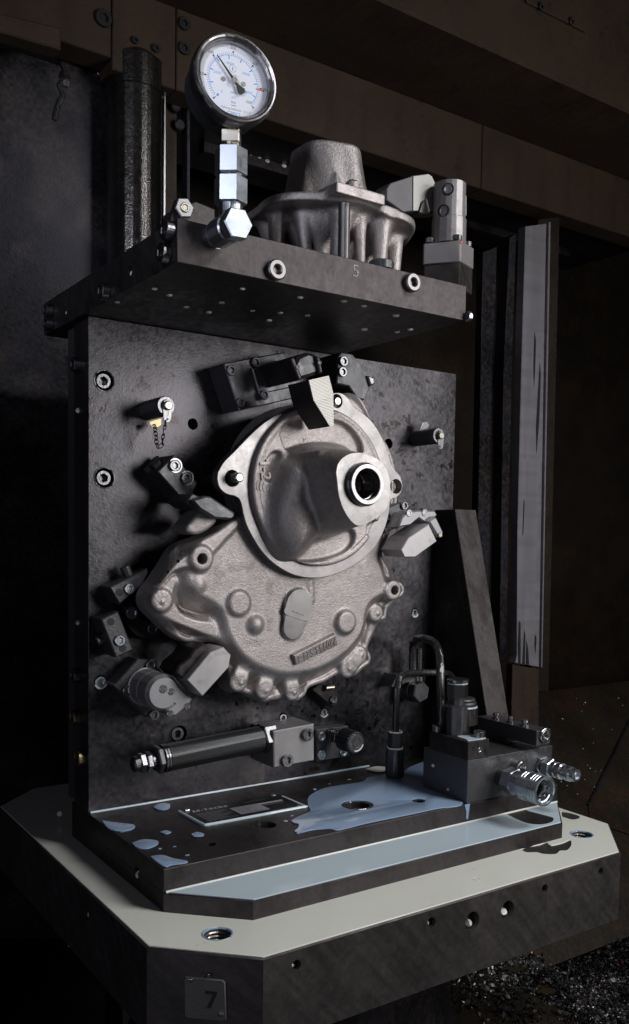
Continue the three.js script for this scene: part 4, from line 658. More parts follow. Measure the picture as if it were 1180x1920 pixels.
// ---------------------------------------------------------------- swing clamp on the shelf end
{
  const g = thing('swing_clamp', 'light grey hydraulic swing clamp with two sunk screws on the shelf end', 'clamp');
  const zc0 = 0.25, C0 = P(864, 449, 'z', zc0), yT = C0.y, L = P(792, 456, 'y', yT), Rr = P(890, 466, 'y', yT), B = L.clone().add(Rr).sub(C0), ctr = L.clone().add(Rr).multiplyScalar(0.5);
  const quad = (e) => { const m = ctr; const pts = [L, C0, Rr, B].map((p) => [p.x + (p.x - m.x) * e, p.z + (p.z - m.z) * e]); const out = []; pts.forEach((p, i) => { const a = pts[(i + 3) % 4], b = pts[(i + 1) % 4]; out.push([mix(p[0], a[0], 0.06), mix(p[1], a[1], 0.06)], [mix(p[0], b[0], 0.06), mix(p[1], b[1], 0.06)]); }); return out; };
  const yM = P(864, 491, 'z', zc0).y;
  part(g, 'spacer', prismY(quad(-0.03), TY1 + 0.0001, yM - 0.0003, 0.0008), M.ground, 'brown-stained steel spacer block');
  part(g, 'clamp_base', prismY(quad(0), yM, yT, 0.0012), M.satin);
  part(g, 'red_mark', fin(new THREE.BoxGeometry(0.0028, 0.0028, 0.0006).translate(0, 0, 0.0003).applyQuaternion(new THREE.Quaternion().setFromUnitVectors(Z, ctr.clone().sub(C0).negate().setY(0).normalize())).translate(...P(866, 450, 'z', zc0).addScaledVector(ctr.clone().sub(C0).setY(0).normalize(), 0.0012).setY(yT - 0.0028).toArray())), M.red);
  for (const [a, b] of [[L, 0.17], [C0, 0.15], [Rr, 0.15], [B, 0.15]]) { const p = a.clone().lerp(ctr, 0.3); screw(g, V(p.x, yT + 0.0002, p.z), Y, 0.0062, 0.0065); }
  const y1 = P(840, 405, 'z', ctr.z + 0.01).y, y2 = P(840, 338, 'z', ctr.z + 0.01).y, rb = 0.0208;
  part(g, 'barrel', turned(V(ctr.x, yT + 0.0002, ctr.z), Y, [[0, 0], [rb, 0], [rb, y1 - yT - 0.0008], [rb - 0.0008, y1 - yT], [0, y1 - yT]], 56), M.satin);
  const toC = CAM.clone().sub(ctr).setY(0).normalize();
  const head = new THREE.CylinderGeometry(rb - 0.0012, rb - 0.0012, y2 - y1, 56).translate(ctr.x, (y1 + y2) / 2 + 0.0002, ctr.z);
  const wedge = new THREE.BoxGeometry(0.08, 0.08, 0.08).rotateX(-0.5).applyQuaternion(new THREE.Quaternion().setFromUnitVectors(Z, toC)).translate(ctr.x, 0, ctr.z).translate(toC.x * 0.05, y2 + 0.0325, toC.z * 0.05);
  const slot = new THREE.BoxGeometry(0.013, 0.05, 0.08).applyQuaternion(new THREE.Quaternion().setFromUnitVectors(Z, V(-toC.z * 0.9 - toC.x * 0.4, 0, toC.x * 0.9 - toC.z * 0.4).normalize())).translate(ctr.x - toC.x * 0.012, y2, ctr.z - toC.z * 0.012);
  part(g, 'fork_head', fin(cut(fin(head), [fin(wedge), fin(slot)]), 0.7), M.satin);
  for (const [px, py] of [[832, 354], [824, 391]]) { const d = toC.clone().applyAxisAngle(Y, px < 830 ? -0.35 : -0.12).setY(px > 830 ? 0.12 : 0).normalize(); const h = V(ctr.x, P(px, py, 'z', ctr.z + 0.012).y, ctr.z).addScaledVector(V(d.x, 0, d.z).normalize(), rb - 0.0042); part(g, 'sunk_bore', turned(h, d, [[0.0072, 0], [0.0072, 0.0046], [0.0064, 0.0046], [0.0064, 0], [0, 0]], 28), M.socket); screw(g, h.clone().addScaledVector(d, -0.001), d, 0.0058, 0.0052, M.satin); }
  const zA1 = ctr.z - 0.012;
  part(g, 'clamp_arm', prism(pl(zA1, [[725, 354], [732, 343], [774, 329.5], [774, 396], [757, 398], [725, 375]]), zA1 - 0.026, zA1, 0.001), M.arm, 'flat grey clamp arm');
  part(g, 'arm_head', prism(pl(zA1 - 0.002, [[774.5, 329], [804, 325], [811, 330], [818, 345], [818, 396], [806, 397], [800, 374], [790, 380], [785, 396], [774.5, 396]]), zA1 - 0.026, zA1 - 0.002, 0.001), M.rib);
  part(g, 'arm_link', prism(pl(zA1 - 0.004, [[786, 398], [792, 378], [806, 364], [818, 362], [818, 402], [796, 402]]), zA1 - 0.02, zA1 - 0.004, 0.001), M.nickel);
  part(g, 'rear_lever', prism(pl(zA1 + 0.004, [[862, 356], [870, 358], [876, 368], [876, 404], [868, 410], [862, 408]]), zA1 - 0.014, zA1 + 0.004, 0.001), M.mach);
  settle(g);
}
// ---------------------------------------------------------------- clamps and stops on the upright plate
const blk = (g, name, px, z0, z1, mat, bev = 0.0014, label) => part(g, name, prism(pl(z1, px), z0, z1, bev), mat, label);
const scr = (g, px, py, z, R, h = 0.004, mat) => screw(g, P(px, py, 'z', z + h).setZ(z + 0.0001), Z, R, h, mat);
function plugPin(label, px, py, out, chainUp) {
  const g = thing('plug_pin', label, 'plug', 'plug pins screwed in the upright plate'), e = P(px, py, 'z', 0.052), r = 0.0118;
  part(g, 'sleeve', turned(V(e.x, e.y, 0.0001), Z, [[0, 0], [r, 0], [r, 0.05], [r - 0.001, 0.052], [0.0078, 0.052], [0.0078, 0.0505], [0, 0.0505]], 40), M.black);
  part(g, 'end_ring', turned(V(e.x, e.y, 0.0521), Z, [[0.0075, 0], [0.0105, 0], [0.0105, 0.0012], [0.0075, 0.0012]], 36), M.screw);
  part(g, 'plug_tip', rod(V(e.x + 0.001, e.y, 0.0506), Z, 0.0052, 0.0085, 28, 0.001), M.nickel);
  const s = chainUp ? 1 : 1;
  part(g, 'strap', prism([[-0.0062, 0.001], [-0.004, 0.0056], [0, 0.0068], [0.004, 0.0056], [0.0062, 0.001], [0.0048, -0.016], [0.002, -0.0195], [-0.002, -0.0195], [-0.0046, -0.016]].map(([x, y]) => [e.x + 0.001 + x + (chainUp ? 0.002 : 0), e.y + y * s]), 0.0536, 0.0548, 0.0002, [{ x: e.x + 0.001, y: e.y, r: 0.0054, n: 24 }, { x: e.x + 0.001, y: e.y - 0.016, r: 0.0014, n: 12 }]), M.screw);
  return [g, e];
}
{
  const [g, e] = plugPin('plug pin with a pale steel tip and a short hanging chain near the sunk screws', 311, 761, 0);
  part(g, 'chain_tab', prism(pl(0.02, [[280, 791], [303, 784], [303, 797], [291, 804], [283, 800]]), 0.0185, 0.02, 0.0003), M.brass);
  const path = [P(311, 789, 'z', 0.054), P(309, 801, 'z', 0.05), P(306, 818, 'z', 0.046), P(303, 835, 'z', 0.042), P(296, 837, 'z', 0.038), P(293, 820, 'z', 0.032), P(291, 805, 'z', 0.026), P(290, 797, 'z', 0.021)], cu = new THREE.CatmullRomCurve3(path), N = 12;
  for (let i = 0; i < N; i++) { const t = (i + 0.5) / N, p = cu.getPointAt(t), d = cu.getTangentAt(t), o = new THREE.TorusGeometry(0.0026, 0.00062, 6, 16).scale(1.5, 0.85, 1); o.rotateX(i % 2 ? 1.2 : 0.25); part(g, 'chain_link', fin(toward(o.rotateY(-Math.PI / 2), p, d), 2), M.tube); }
  settle(g, V(e.x, e.y, 0));
}
{
  const [g, e] = plugPin('dark plug pin with a loose strap close to the plate edge above the gusset', 822, 817, 0, true);
  part(g, 'chain_tab', prism(pl(0.022, [[786, 808], [792, 792], [800, 790], [806, 797], [802, 803], [793, 806]]), 0.0205, 0.022, 0.0003), M.screw);
  settle(g, V(e.x, e.y, 0));
}
{
  const g = thing('finger_clamp', 'black block with two large socket screws reaching a finger onto the casting flange', 'clamp');
  blk(g, 'clamp_block', [[296, 884], [327, 853], [371, 905], [362, 926], [349, 943]], 0.0002, 0.042, M.black);
  blk(g, 'finger_neck', [[349, 941], [361, 925], [372, 930], [384, 930], [380, 955], [362, 950]], 0.03, 0.085, M.black);
  blk(g, 'finger', [[362, 938], [386, 929.5], [396, 931], [441, 961], [440.5, 970], [434, 974], [404, 972], [376, 955]], 0.078, 0.1, M.black, 0.0022);
  for (const [x, y] of [[329, 873], [351, 896]]) { const p = P(x, y, 'z', 0.042); part(g, 'washer', turned(V(p.x, p.y, 0.0421), Z, [[0.0072, 0], [0.0088, 0], [0.0088, 0.0008], [0.0072, 0.0008]], 32), M.steel); scr(g, x, y, 0.042, 0.0068, 0.004); }
  const [a, b] = [P(296, 884, 'z', 0.042), P(327, 853, 'z', 0.042)], nn = V(-(b.y - a.y), b.x - a.x, 0).normalize();
  for (const [t, z] of [[0.3, 0.03], [0.35, 0.013], [0.62, 0.012], [0.1, 0.014]]) { const p = a.clone().lerp(b, t).setZ(z); part(g, 'hex_nut', hex(p.addScaledVector(nn, 0.0002), nn, 0.0062, 0.0065, 0.3, 0.0006), M.black); }
  settle(g);
}
{
  const g = thing('ribbed_clamp', 'black hydraulic clamp with a finely ribbed steel finger pressing on the flange top', 'clamp');
  blk(g, 'clamp_block', [[420, 681], [449, 770], [552, 747], [545, 705], [534, 660]], 0.0002, 0.045, M.black);
  blk(g, 'cover_plate', [[473, 690], [487, 739], [549, 726], [536, 674]], 0.0452, 0.05, M.black);
  for (const [x, y, z] of [[435, 694, 0.045], [481, 679, 0.045], [453, 755, 0.045], [498, 740, 0.05], [541, 697, 0.05]]) scr(g, x, y, z, 0.0064, 0.004, M.black);
  blk(g, 'pivot_barrel', [[552, 684], [560, 668], [578, 660], [592, 664], [602, 676], [605, 698], [582, 706], [562, 712]], 0.04, 0.118, M.black, 0.004);
  blk(g, 'side_lug', [[545, 672], [552, 669], [567, 709], [562, 713]], 0.04, 0.124, M.ground); blk(g, 'side_lug', [[594, 667], [600, 669], [606, 698], [601, 701]], 0.04, 0.124, M.ground);
  scr(g, 559, 688, 0.124, 0.0028, 0.001, M.black); scr(g, 600, 680, 0.124, 0.0028, 0.001, M.black);
  const zf = 0.152, fp = [[578, 713], [617, 704], [625.6, 737], [626.5, 797], [617.5, 800], [587, 751]];
  blk(g, 'finger', fp, 0.106, zf, M.ground, 0.0008);
  const rib = [], q = pl(zf, fp), lerpP = (a, b, t) => [mix(a[0], b[0], t), mix(a[1], b[1], t)];
  for (let i = 0; i < 34; i++) { const t = (i + 0.5) / 34, left = t < 0.45 ? lerpP(q[0], q[5], t / 0.45) : lerpP(q[5], q[4], (t - 0.45) / 0.55), right = t < 0.38 ? lerpP(q[1], q[2], t / 0.38) : lerpP(q[2], q[3], (t - 0.38) / 0.62); const m = [(left[0] + right[0]) / 2, (left[1] + right[1]) / 2], w = Math.hypot(right[0] - left[0], right[1] - left[1]) - 0.0012; if (w < 0.003) continue; rib.push(extr([[-w / 2, -0.00085], [w / 2, -0.00085], [w / 2, 0.00085], [-w / 2, 0.00085]], 0.001, 0.00025).rotateZ(Math.atan2(right[1] - left[1], right[0] - left[0])).translate(m[0], m[1], zf - 0.0002)); }
  part(g, 'rib_face', fin(join(rib), 0.5), M.rib);
  settle(g);
}
{
  const g = thing('stop_bracket', 'small black angled stop bracket with two socket screws under the shelf plate', 'bracket');
  blk(g, 'bracket_body', [[634, 668], [641, 660], [662, 664], [690, 700], [698, 716], [684, 750], [670, 746], [655, 724], [632, 719]], 0.0002, 0.05, M.black);
  blk(g, 'stop_nose', [[690, 704], [703, 708], [704, 719], [696, 724]], 0.035, 0.055, M.screw, 0.002);
  scr(g, 646, 677, 0.05, 0.0068); scr(g, 644, 697, 0.05, 0.0068);
  settle(g);
}
{
  const g = thing('wedge_clamp', 'bright steel wedge-fingered clamp beside the flange ear above the gusset', 'clamp');
  blk(g, 'clamp_base', [[716, 975], [722, 955], [745, 944], [766, 941], [769, 950], [758, 962], [772, 968], [760, 985], [738, 992], [722, 1000]], 0.0002, 0.07, M.black);
  scr(g, 760, 948, 0.07, 0.0058, 0.004, M.screw); scr(g, 729, 968, 0.07, 0.006, 0.004, M.black);
  blk(g, 'housing', [[754, 970], [764, 960], [784, 957], [816, 957], [821, 966], [810, 975], [799, 981], [786, 972], [770, 985], [748, 988]], 0.05, 0.098, M.grey, 0.002);
  scr(g, 768, 962, 0.098, 0.005, 0.001, M.steel); scr(g, 797, 961, 0.098, 0.005, 0.001, M.steel);
  blk(g, 'pivot_lug', [[803, 977], [815, 968], [820, 970], [833, 998], [831, 1004], [822, 1008]], 0.06, 0.108, M.grey, 0.003);
  { const p = P(826, 1003, 'z', 0.109); part(g, 'pivot_pin', rod(V(p.x, p.y, 0.1), Z, 0.0036, 0.0095, 20), M.nickel); }
  blk(g, 'finger', [[804.5, 982], [820, 1015], [779, 1045], [759, 1045], [752, 1031], [766, 1008]], 0.078, 0.122, M.pad, 0.0012);
  settle(g);
}
{
  const g = thing('stop_block', 'black stop block with one bright screw resting against the casting edge', 'stop', 'stop blocks');
  blk(g, 'block_body', [[206, 1101], [277, 1066], [279, 1073], [268, 1097], [225, 1133]], 0.0002, 0.034, M.black);
  scr(g, 244, 1104, 0.034, 0.0064, 0.003, M.zinc); { const p = P(224, 1111, 'z', 0.0341); part(g, 'screw_hole', fin(new THREE.CircleGeometry(0.0048, 20).translate(p.x, p.y, 0.0342)), M.socket); }
  const [a, b] = [P(206, 1101, 'z', 0.034), P(277, 1066, 'z', 0.034)], nn = V(-(b.y - a.y), b.x - a.x, 0).normalize(); part(g, 'stop_screw', rod(a.clone().lerp(b, 0.62).setZ(0.018), nn, 0.0062, 0.012, 20, 0.001), M.black);
  settle(g);
}
{
  const g = thing('stop_block', 'lower black stop block with a side screw standing free on the plate', 'stop', 'stop blocks');
  blk(g, 'block_body', [[190, 1161], [222, 1146], [250, 1218], [218, 1233]], 0.0002, 0.036, M.black);
  scr(g, 226, 1201, 0.036, 0.0066, 0.003, M.zinc);
  for (const [x, y] of [[208, 1166], [230, 1216]]) { const p = P(x, y, 'z', 0.0361); part(g, 'screw_hole', fin(new THREE.CircleGeometry(0.0046, 20).translate(p.x, p.y, 0.0362)), M.socket); }
  const [a, b] = [P(190, 1161, 'z', 0.036), P(218, 1233, 'z', 0.036)], nn = V(b.y - a.y, -(b.x - a.x), 0).normalize(); part(g, 'stop_screw', rod(a.clone().lerp(b, 0.52).setZ(0.016), nn, 0.0075, 0.01, 24, 0.001), M.screw);
  settle(g);
}
{
  const g = thing('lug_plate', 'flat dark lug plate with rounded corners screwed on beside the casting tip', 'plate');
  part(g, 'lug_body', prism(smooth(pl(0.016, [[233, 1138], [240, 1134], [252, 1134], [260, 1146], [266, 1160], [282, 1168], [298, 1182], [297, 1192], [272, 1197], [254, 1190], [242, 1174]]), 5), 0.0002, 0.016, 0.001), M.ground);
  scr(g, 249, 1149, 0.016, 0.0078, 0.003, M.zinc); scr(g, 288, 1179, 0.016, 0.007, 0.003, M.black);
  settle(g);
}
{
  const g = thing('corner_swing_clamp', 'grey hydraulic clamp with a cross-hatched steel jaw gripping the casting foot', 'clamp');
  blk(g, 'clamp_base', [[211, 1284], [218, 1282], [258, 1236], [283, 1237], [335, 1292], [331, 1304], [285, 1346], [276, 1345]], 0.0002, 0.03, M.black);
  for (const [x, y] of [[285, 1247], [241, 1295], [291, 1341]]) scr(g, x, y, 0.03, 0.0066, 0.005, M.screw);
  const b = P(273, 1287, 'z', 0.032);
  part(g, 'barrel', turned(V(b.x, b.y, 0.0302), Z, [[0, 0], [0.0235, 0], [0.0235, 0.004], [0.0222, 0.005], [0.0222, 0.026], [0.0216, 0.0268], [0.0216, 0.050], [0.018, 0.056], [0, 0.056]], 56), M.grey);
  { const p = P(300, 1283, 'z', 0.087); screw(g, V(b.x - 0.001, b.y + 0.005, 0.0862), Z, 0.005, 0.001, M.steel); }
  blk(g, 'link_head', [[297, 1312], [302, 1302], [330, 1280], [338, 1288], [362, 1312], [356, 1322], [330, 1344], [316, 1342], [312, 1330], [326, 1320], [312, 1308]], 0.05, 0.086, M.grey, 0.0025);
  for (const [x, y] of [[322, 1297], [352, 1325], [320, 1338]]) scr(g, x, y, 0.086, 0.0042, 0.001, M.steel);
  blk(g, 'jaw_neck', [[330, 1262], [336, 1248], [356, 1232], [366, 1215], [384, 1206], [397, 1222], [352, 1276], [340, 1272]], 0.045, 0.094, M.ground, 0.002);
  const fp = [[395, 1222], [419.5, 1213], [433.5, 1228], [429.7, 1251], [380, 1306], [351, 1275]];
  blk(g, 'jaw', fp, 0.066, 0.106, M.pad, 0.001, 'bright hatched jaw face');
  settle(g);
}
{
  const g = thing('pad_bracket', 'small oily brass-toned pad bracket under the casting bosses', 'bracket');
  blk(g, 'bracket_body', [[585, 1293], [600, 1281], [634, 1296], [640, 1314], [634, 1322], [625, 1327]], 0.0002, 0.02, M.ground);
  scr(g, 627, 1312, 0.02, 0.006, 0.004, M.screw);
  { const p = P(628, 1287, 'z', 0.03); part(g, 'pad_pin', rod(V(p.x - 0.012, p.y - 0.002, 0.024), X, 0.0042, 0.014, 20), M.nickel); }
  settle(g);
}
// ---------------------------------------------------------------- hydraulics
{
  const g = thing('hydraulic_cylinder', 'black hydraulic cylinder with hex nuts lying along the foot of the upright plate', 'cylinder'), z = 0.034;
  const a = P(312, 1421, 'z', z), b = P(488, 1385.5, 'z', z), d = b.clone().sub(a).normalize(), len = b.distanceTo(a), r = 0.0172, on = (t) => a.clone().addScaledVector(d, t);
  part(g, 'barrel', turned(a, d, [[0, 0], [r - 0.001, 0], [r, 0.001], [r, len - 0.001], [r - 0.001, len], [0, len]], 48), M.blackPaint);
  part(g, 'end_washer', turned(on(-0.006), d, [[0, 0], [r + 0.0006, 0], [r + 0.0006, 0.0022], [r - 0.001, 0.0024], [r - 0.001, 0.0034], [r + 0.0006, 0.0036], [r + 0.0006, 0.0058], [0, 0.0058]], 44), M.screw);
  part(g, 'hex_nut', hex(on(-0.0145), d, 0.0182, 0.0078, 0.15, 0.0014), M.black);
  part(g, 'neck', rod(on(-0.0205), d, 0.009, 0.006, 24), M.screw);
  part(g, 'hex_nut', hex(on(-0.028), d, 0.0128, 0.0072, 0.3, 0.0012), M.screw); part(g, 'hex_nut', hex(on(-0.0365), d, 0.0128, 0.0078, 0.05, 0.0012), M.screw);
  part(g, 'rod_end', turned(on(-0.0445), d, [[0, 0], [0.008, 0], [0.0098, 0.0018], [0.0098, 0.008], [0, 0.008]], 28), M.tube);
  part(g, 'hex_nut', hex(on(len + 0.0003), d, 0.021, 0.019, 0.12, 0.0016), M.screw);
  settle(g, V(a.x, 0, 0));
}
{
  const g = thing('bearing_block', 'stained light grey steel block with two cap screws at the hydraulic cylinder end', 'block');
  blk(g, 'block_body', [[513, 1371], [589.5, 1357], [590, 1426], [514, 1440]], 0.0002, 0.056, M.satin);
  scr(g, 579, 1378, 0.056, 0.0085, 0.006); scr(g, 541, 1427, 0.056, 0.0085, 0.006);
  settle(g);
}
{
  const g = thing('valve_plate', 'dark valve plate with a knurled black knob beside the light grey block', 'valve');
  blk(g, 'plate_body', [[593, 1368], [654, 1361], [657, 1418], [594, 1429]], 0.0002, 0.022, M.black);
  for (const [x, y] of [[605, 1382], [604, 1416], [646, 1411]]) scr(g, x, y, 0.022, 0.0068, 0.003, M.zinc);
  const e = P(668, 1393, 'z', 0.085), sp = []; for (let i = 0; i <= 90; i++) { const t = i / 90; sp.push(V(e.x + Math.cos(t * 38) * 0.0085, e.y + Math.sin(t * 38) * 0.0085, 0.024 + t * 0.03)); }
  part(g, 'spring', fin(new THREE.TubeGeometry(new THREE.CatmullRomCurve3(sp), 220, 0.0012, 6), 2), M.tube);
  part(g, 'spindle', rod(V(e.x, e.y, 0.0222), Z, 0.0055, 0.04, 20), M.black);
  const kn = Array.from({ length: 72 }, (_, i) => { const a = i / 72 * 6.28318, rr = 0.0148 + (i % 3 === 0 ? 0.0009 : -0.0003); return [e.x + rr * Math.cos(a), e.y + rr * Math.sin(a)]; });
  part(g, 'knob', prism(kn, 0.055, 0.085, 0.0012), M.blackPaint); part(g, 'knob_cap', turned(V(e.x, e.y, 0.0851), Z, [[0.0125, 0], [0.0115, 0.001], [0.0075, 0.001], [0.0068, 0.0002], [0.006, 0.002], [0, 0.0022]], 36), M.screw);
  part(g, 'coolant_bead', fin(new THREE.TorusGeometry(0.0112, 0.0012, 6, 24, 1.6).rotateZ(4.4).translate(e.x, e.y, 0.0858), 2), M.drop);
  settle(g);
}
const MX0 = 0.4236, MZ1 = 0.2200;
{
  const g = thing('hydraulic_manifold', 'black hydraulic manifold block with capped fittings standing in blue coolant', 'manifold');
  part(g, 'manifold_body', box(MX0, 0.585, 0.0003, 0.0572, 0.132, MZ1, 0.0008), M.black);
  part(g, 'cap_block', box(MX0 - 0.0006, 0.461, 0.0574, 0.0815, 0.144, MZ1 + 0.0005, 0.0008), M.ground);
  { const p = P(899, 1406, 'z', MZ1); screw(g, V(p.x, p.y, MZ1 + 0.0006), Z, 0.0034, 0.0008, M.steel); }
  for (const [x, y] of [[841, 1480], [813, 1435]]) { const p = P(x, y, 'x', MX0); bead(g, V(MX0 - 0.0002, p.y, p.z), 0.0026); }
  const fx = 0.4435, fz = 0.176, yy = (py) => P(865, py, 'z', fz).y;
  part(g, 'fitting_stem', turned(V(fx, 0.0816, fz), Y, [[0, 0], [0.0135, 0], [0.0138, yy(1322) - 0.0816], [0.0118, yy(1320) - 0.0816], [0.009, yy(1319) - 0.0816], [0.009, yy(1306) - 0.0816], [0, yy(1306) - 0.0816]], 40), M.black);
  part(g, 'hex_fitting', hex(V(fx, yy(1307), fz), Y, 0.0142, yy(1281) - yy(1307), 0.5, 0.001), M.screw);
  part(g, 'fitting_cap', turned(V(fx, yy(1280), fz), Y, [[0, 0], [0.0118, 0], [0.0118, 0.002], [0.0145, 0.0022], [0.0145, 0.0052], [0.0128, 0.0062], [0, 0.0062]], 40), M.screw);
  part(g, 'coolant_ring', fin(new THREE.TorusGeometry(0.0125, 0.0012, 8, 36).rotateX(Math.PI / 2).translate(fx, yy(1280), fz), 2), M.milkStep);
  part(g, 'coolant_film', prismY(smooth([[0.4262, 0.2165], [0.431, 0.205], [0.432, 0.19], [0.44, 0.189], [0.452, 0.196], [0.456, 0.206], [0.4585, 0.2165], [0.445, 0.2185]]), 0.0815, 0.0824, 0.0002), M.milkStep);
  for (const [x, z] of [[0.431, 0.152], [0.4545, 0.208]]) screw(g, V(x, 0.0816, z), Y, 0.0078, 0.009, M.screw);
  const ex = 0.474, ez = 0.152, y2 = (py) => P(905, py, 'z', ez).y, yb = 0.0573;
  part(g, 'accumulator_body', turned(V(ex, yb, ez), Y, [[0, 0], [0.012, 0], [0.012, y2(1350) - yb - 0.001], [0.0225, y2(1350) - yb], [0.0225, y2(1320) - yb], [0, y2(1320) - yb]], 48), M.ground);
  part(g, 'spring_stack', turned(V(ex, y2(1320), ez), Y, [[0, 0], [0.021, 0.0004], [0.0205, 0.003], [0.018, 0.0042], [0.0205, 0.0056], [0.0195, 0.008], [0.017, 0.009], [0.0192, 0.0105], [0.018, 0.0125], [0.008, 0.0135], [0, 0.0135]], 44, 0.3), M.black);
  part(g, 'coolant_ring', fin(new THREE.TorusGeometry(0.0208, 0.0012, 8, 44).rotateX(Math.PI / 2).translate(ex, y2(1320) + 0.0008, ez), 2), M.milkStep);
  part(g, 'bleed_nipple', turned(V(ex - 0.004, y2(1320) + 0.0135, ez), Y, [[0, 0], [0.008, 0], [0.0082, 0.004], [0.005, 0.005], [0.005, 0.008], [0.0068, 0.0085], [0.0062, 0.0125], [0, 0.014]], 28), M.screw);
  settle(g);
}
{
  const zf = 0.236, g = thing('port_block', 'black bar-shaped port block with a round plug in its end behind the couplings', 'block'), a = P(1006, 1399, 'z', zf), b = P(1032, 1394, 'z', zf), t = P(1006, 1371, 'z', zf);
  part(g, 'bar', box(a.x, b.x, a.y, t.y, 0.12, zf, 0.0008), M.black);
  const p = P(1020, 1378, 'z', zf); part(g, 'port_plug', pipeEnd(V(p.x, p.y, zf + 0.0001), Z, 0.0098, 0.0042, 0.004, 0.0035, 36, 0.0008), M.steel);
  part(g, 'plug_ring', fin(new THREE.TorusGeometry(0.0066, 0.0006, 6, 36).translate(p.x, p.y, zf + 0.0042), 2), M.screw);
  const xm = (a.x + b.x) / 2; for (const [z, s] of [[0.15, 1], [0.178, 0.8], [0.205, 1.1]]) part(g, 'bleed_screw', turned(V(xm - 0.004, t.y + 0.0001, z), Y, [[0, 0], [0.0062 * s, 0], [0.0062 * s, 0.003], [0.0035, 0.0034], [0.0035, 0.006], [0.005 * s, 0.0063], [0.0045 * s, 0.009], [0, 0.0095]], 24), M.screw);
  part(g, 'foot', box(a.x + 0.002, b.x - 0.002, 0.0574, a.y - 0.0002, 0.125, 0.18, 0.0005), M.black);
  settle(g);
}
{
  const g = thing('hose_coupling', 'open-ended zinc quick coupling socket screwed into the manifold front', 'coupling'), s = P(938, 1457, 'z', MZ1), e = P(1019, 1479, 'x', s.x), L = e.z - MZ1, n = (t) => t * L;
  part(g, 'hex_end', hex(V(s.x, s.y, MZ1 + n(0.18)), Z, 0.0178, n(0.22), 0.2, 0.0012), M.zinc);
  part(g, 'nipple', rod(V(s.x, s.y, MZ1 + 0.0002), Z, 0.0115, n(0.2), 32), M.tube);
  part(g, 'collar', turned(V(s.x, s.y, MZ1 + n(0.4)), Z, [[0, 0], [0.0158, 0], [0.0158, n(0.14)], [0.0168, n(0.16)], [0, n(0.16)]], 44), M.zinc);
  const w = [[0, 0], [0.0178, 0], [0.0194, n(0.03)]]; for (const h of [0.1, 0.16, 0.3, 0.36, 0.42]) w.push([0.0194, n(h)], [0.0189, n(h + 0.006)], [0.0189, n(h + 0.014)], [0.0194, n(h + 0.02)]); w.push([0.0194, n(0.475)], [0.0192, n(0.49)], [0.0165, n(0.495)], [0.0158, n(0.48)], [0.0152, n(0.44)], [0.0135, n(0.43)], [0.0135, n(0.1)], [0, n(0.1)]);
  part(g, 'sleeve', turned(V(s.x, s.y, MZ1 + n(0.56)), Z, w, 56, 0.35), M.zinc);
  part(g, 'inner_valve', turned(V(s.x, s.y, MZ1 + n(0.66)), Z, [[0.009, 0], [0.009, n(0.12)], [0.0065, n(0.14)], [0, n(0.15)]], 32), M.steel);
  for (let i = 0; i < 8; i++) { const a = i / 8 * 6.283; part(g, 'lock_ball', fin(new THREE.SphereGeometry(0.0018, 10, 8).translate(s.x + Math.cos(a) * 0.0135, s.y + Math.sin(a) * 0.0135, MZ1 + n(0.92)), 2), M.steel); }
  settle(g, V(s.x, s.y, MZ1));
}
{
  const g = thing('plug_coupling', 'slim pointed zinc coupling plug sticking out behind the open coupling', 'coupling'), z0 = 0.214, s = P(1010, 1434, 'z', z0), e = P(1086, 1453, 'x', s.x), L = e.z - z0, n = (t) => t * L;
  part(g, 'mount_block', box(0.5852, s.x + 0.013, s.y - 0.016, s.y + 0.014, 0.16, z0, 0.001), M.black);
  part(g, 'hex_end', hex(V(s.x, s.y, z0 + 0.0002), Z, 0.0142, n(0.15), 0.1, 0.0012), M.zinc); part(g, 'hex_end', hex(V(s.x, s.y, z0 + n(0.17)), Z, 0.0135, n(0.2), 0.4, 0.0012), M.zinc);
  part(g, 'plug_body', turned(V(s.x, s.y, z0 + n(0.37)), Z, [[0, 0], [0.0108, 0], [0.0108, n(0.1)], [0.0098, n(0.11)], [0.0098, n(0.15)], [0.0112, n(0.17)], [0.0112, n(0.24)], [0.0092, n(0.26)], [0.0092, n(0.34)], [0.0102, n(0.36)], [0.0102, n(0.45)], [0.0088, n(0.49)], [0.0085, n(0.58)], [0.0055, n(0.585)], [0.0045, n(0.56)], [0.003, n(0.57)], [0.0008, n(0.63)], [0, n(0.63)]], 44, 0.35), M.zinc);
  settle(g, V(s.x, s.y, z0));
}
{
  const g = thing('ring_fitting', 'small round steel fitting seen between the two couplings', 'fitting'), s = P(978, 1441, 'z', 0.232);
  part(g, 'ring', pipeEnd(V(s.x, s.y, MZ1 + 0.0002), Z, 0.0098, 0.0055, 0.014, 0.008, 36, 0.001), M.steel); settle(g);
}
{
  const g = thing('curved_pipe', 'bent steel hydraulic pipe arching over from the manifold to the plate', 'pipe', 'hydraulic pipes');
  const q = [[828, 1376, 0.150], [827, 1320, 0.145], [826, 1262, 0.138], [824, 1226, 0.130], [815, 1205, 0.112], [798, 1197, 0.085], [782, 1198, 0.055], [775, 1206, 0.035], [774, 1235, 0.03], [774, 1262, 0.03]].map(([x, y, z]) => P(x, y, 'z', z));
  part(g, 'pipe', tubeG(q, 0.0056, 90, 16), M.tube); const b = q[0]; part(g, 'union_nut', hex(V(b.x, b.y - 0.012, b.z), Y, 0.0098, 0.014, 0.5, 0.0008), M.screw); settle(g);
}
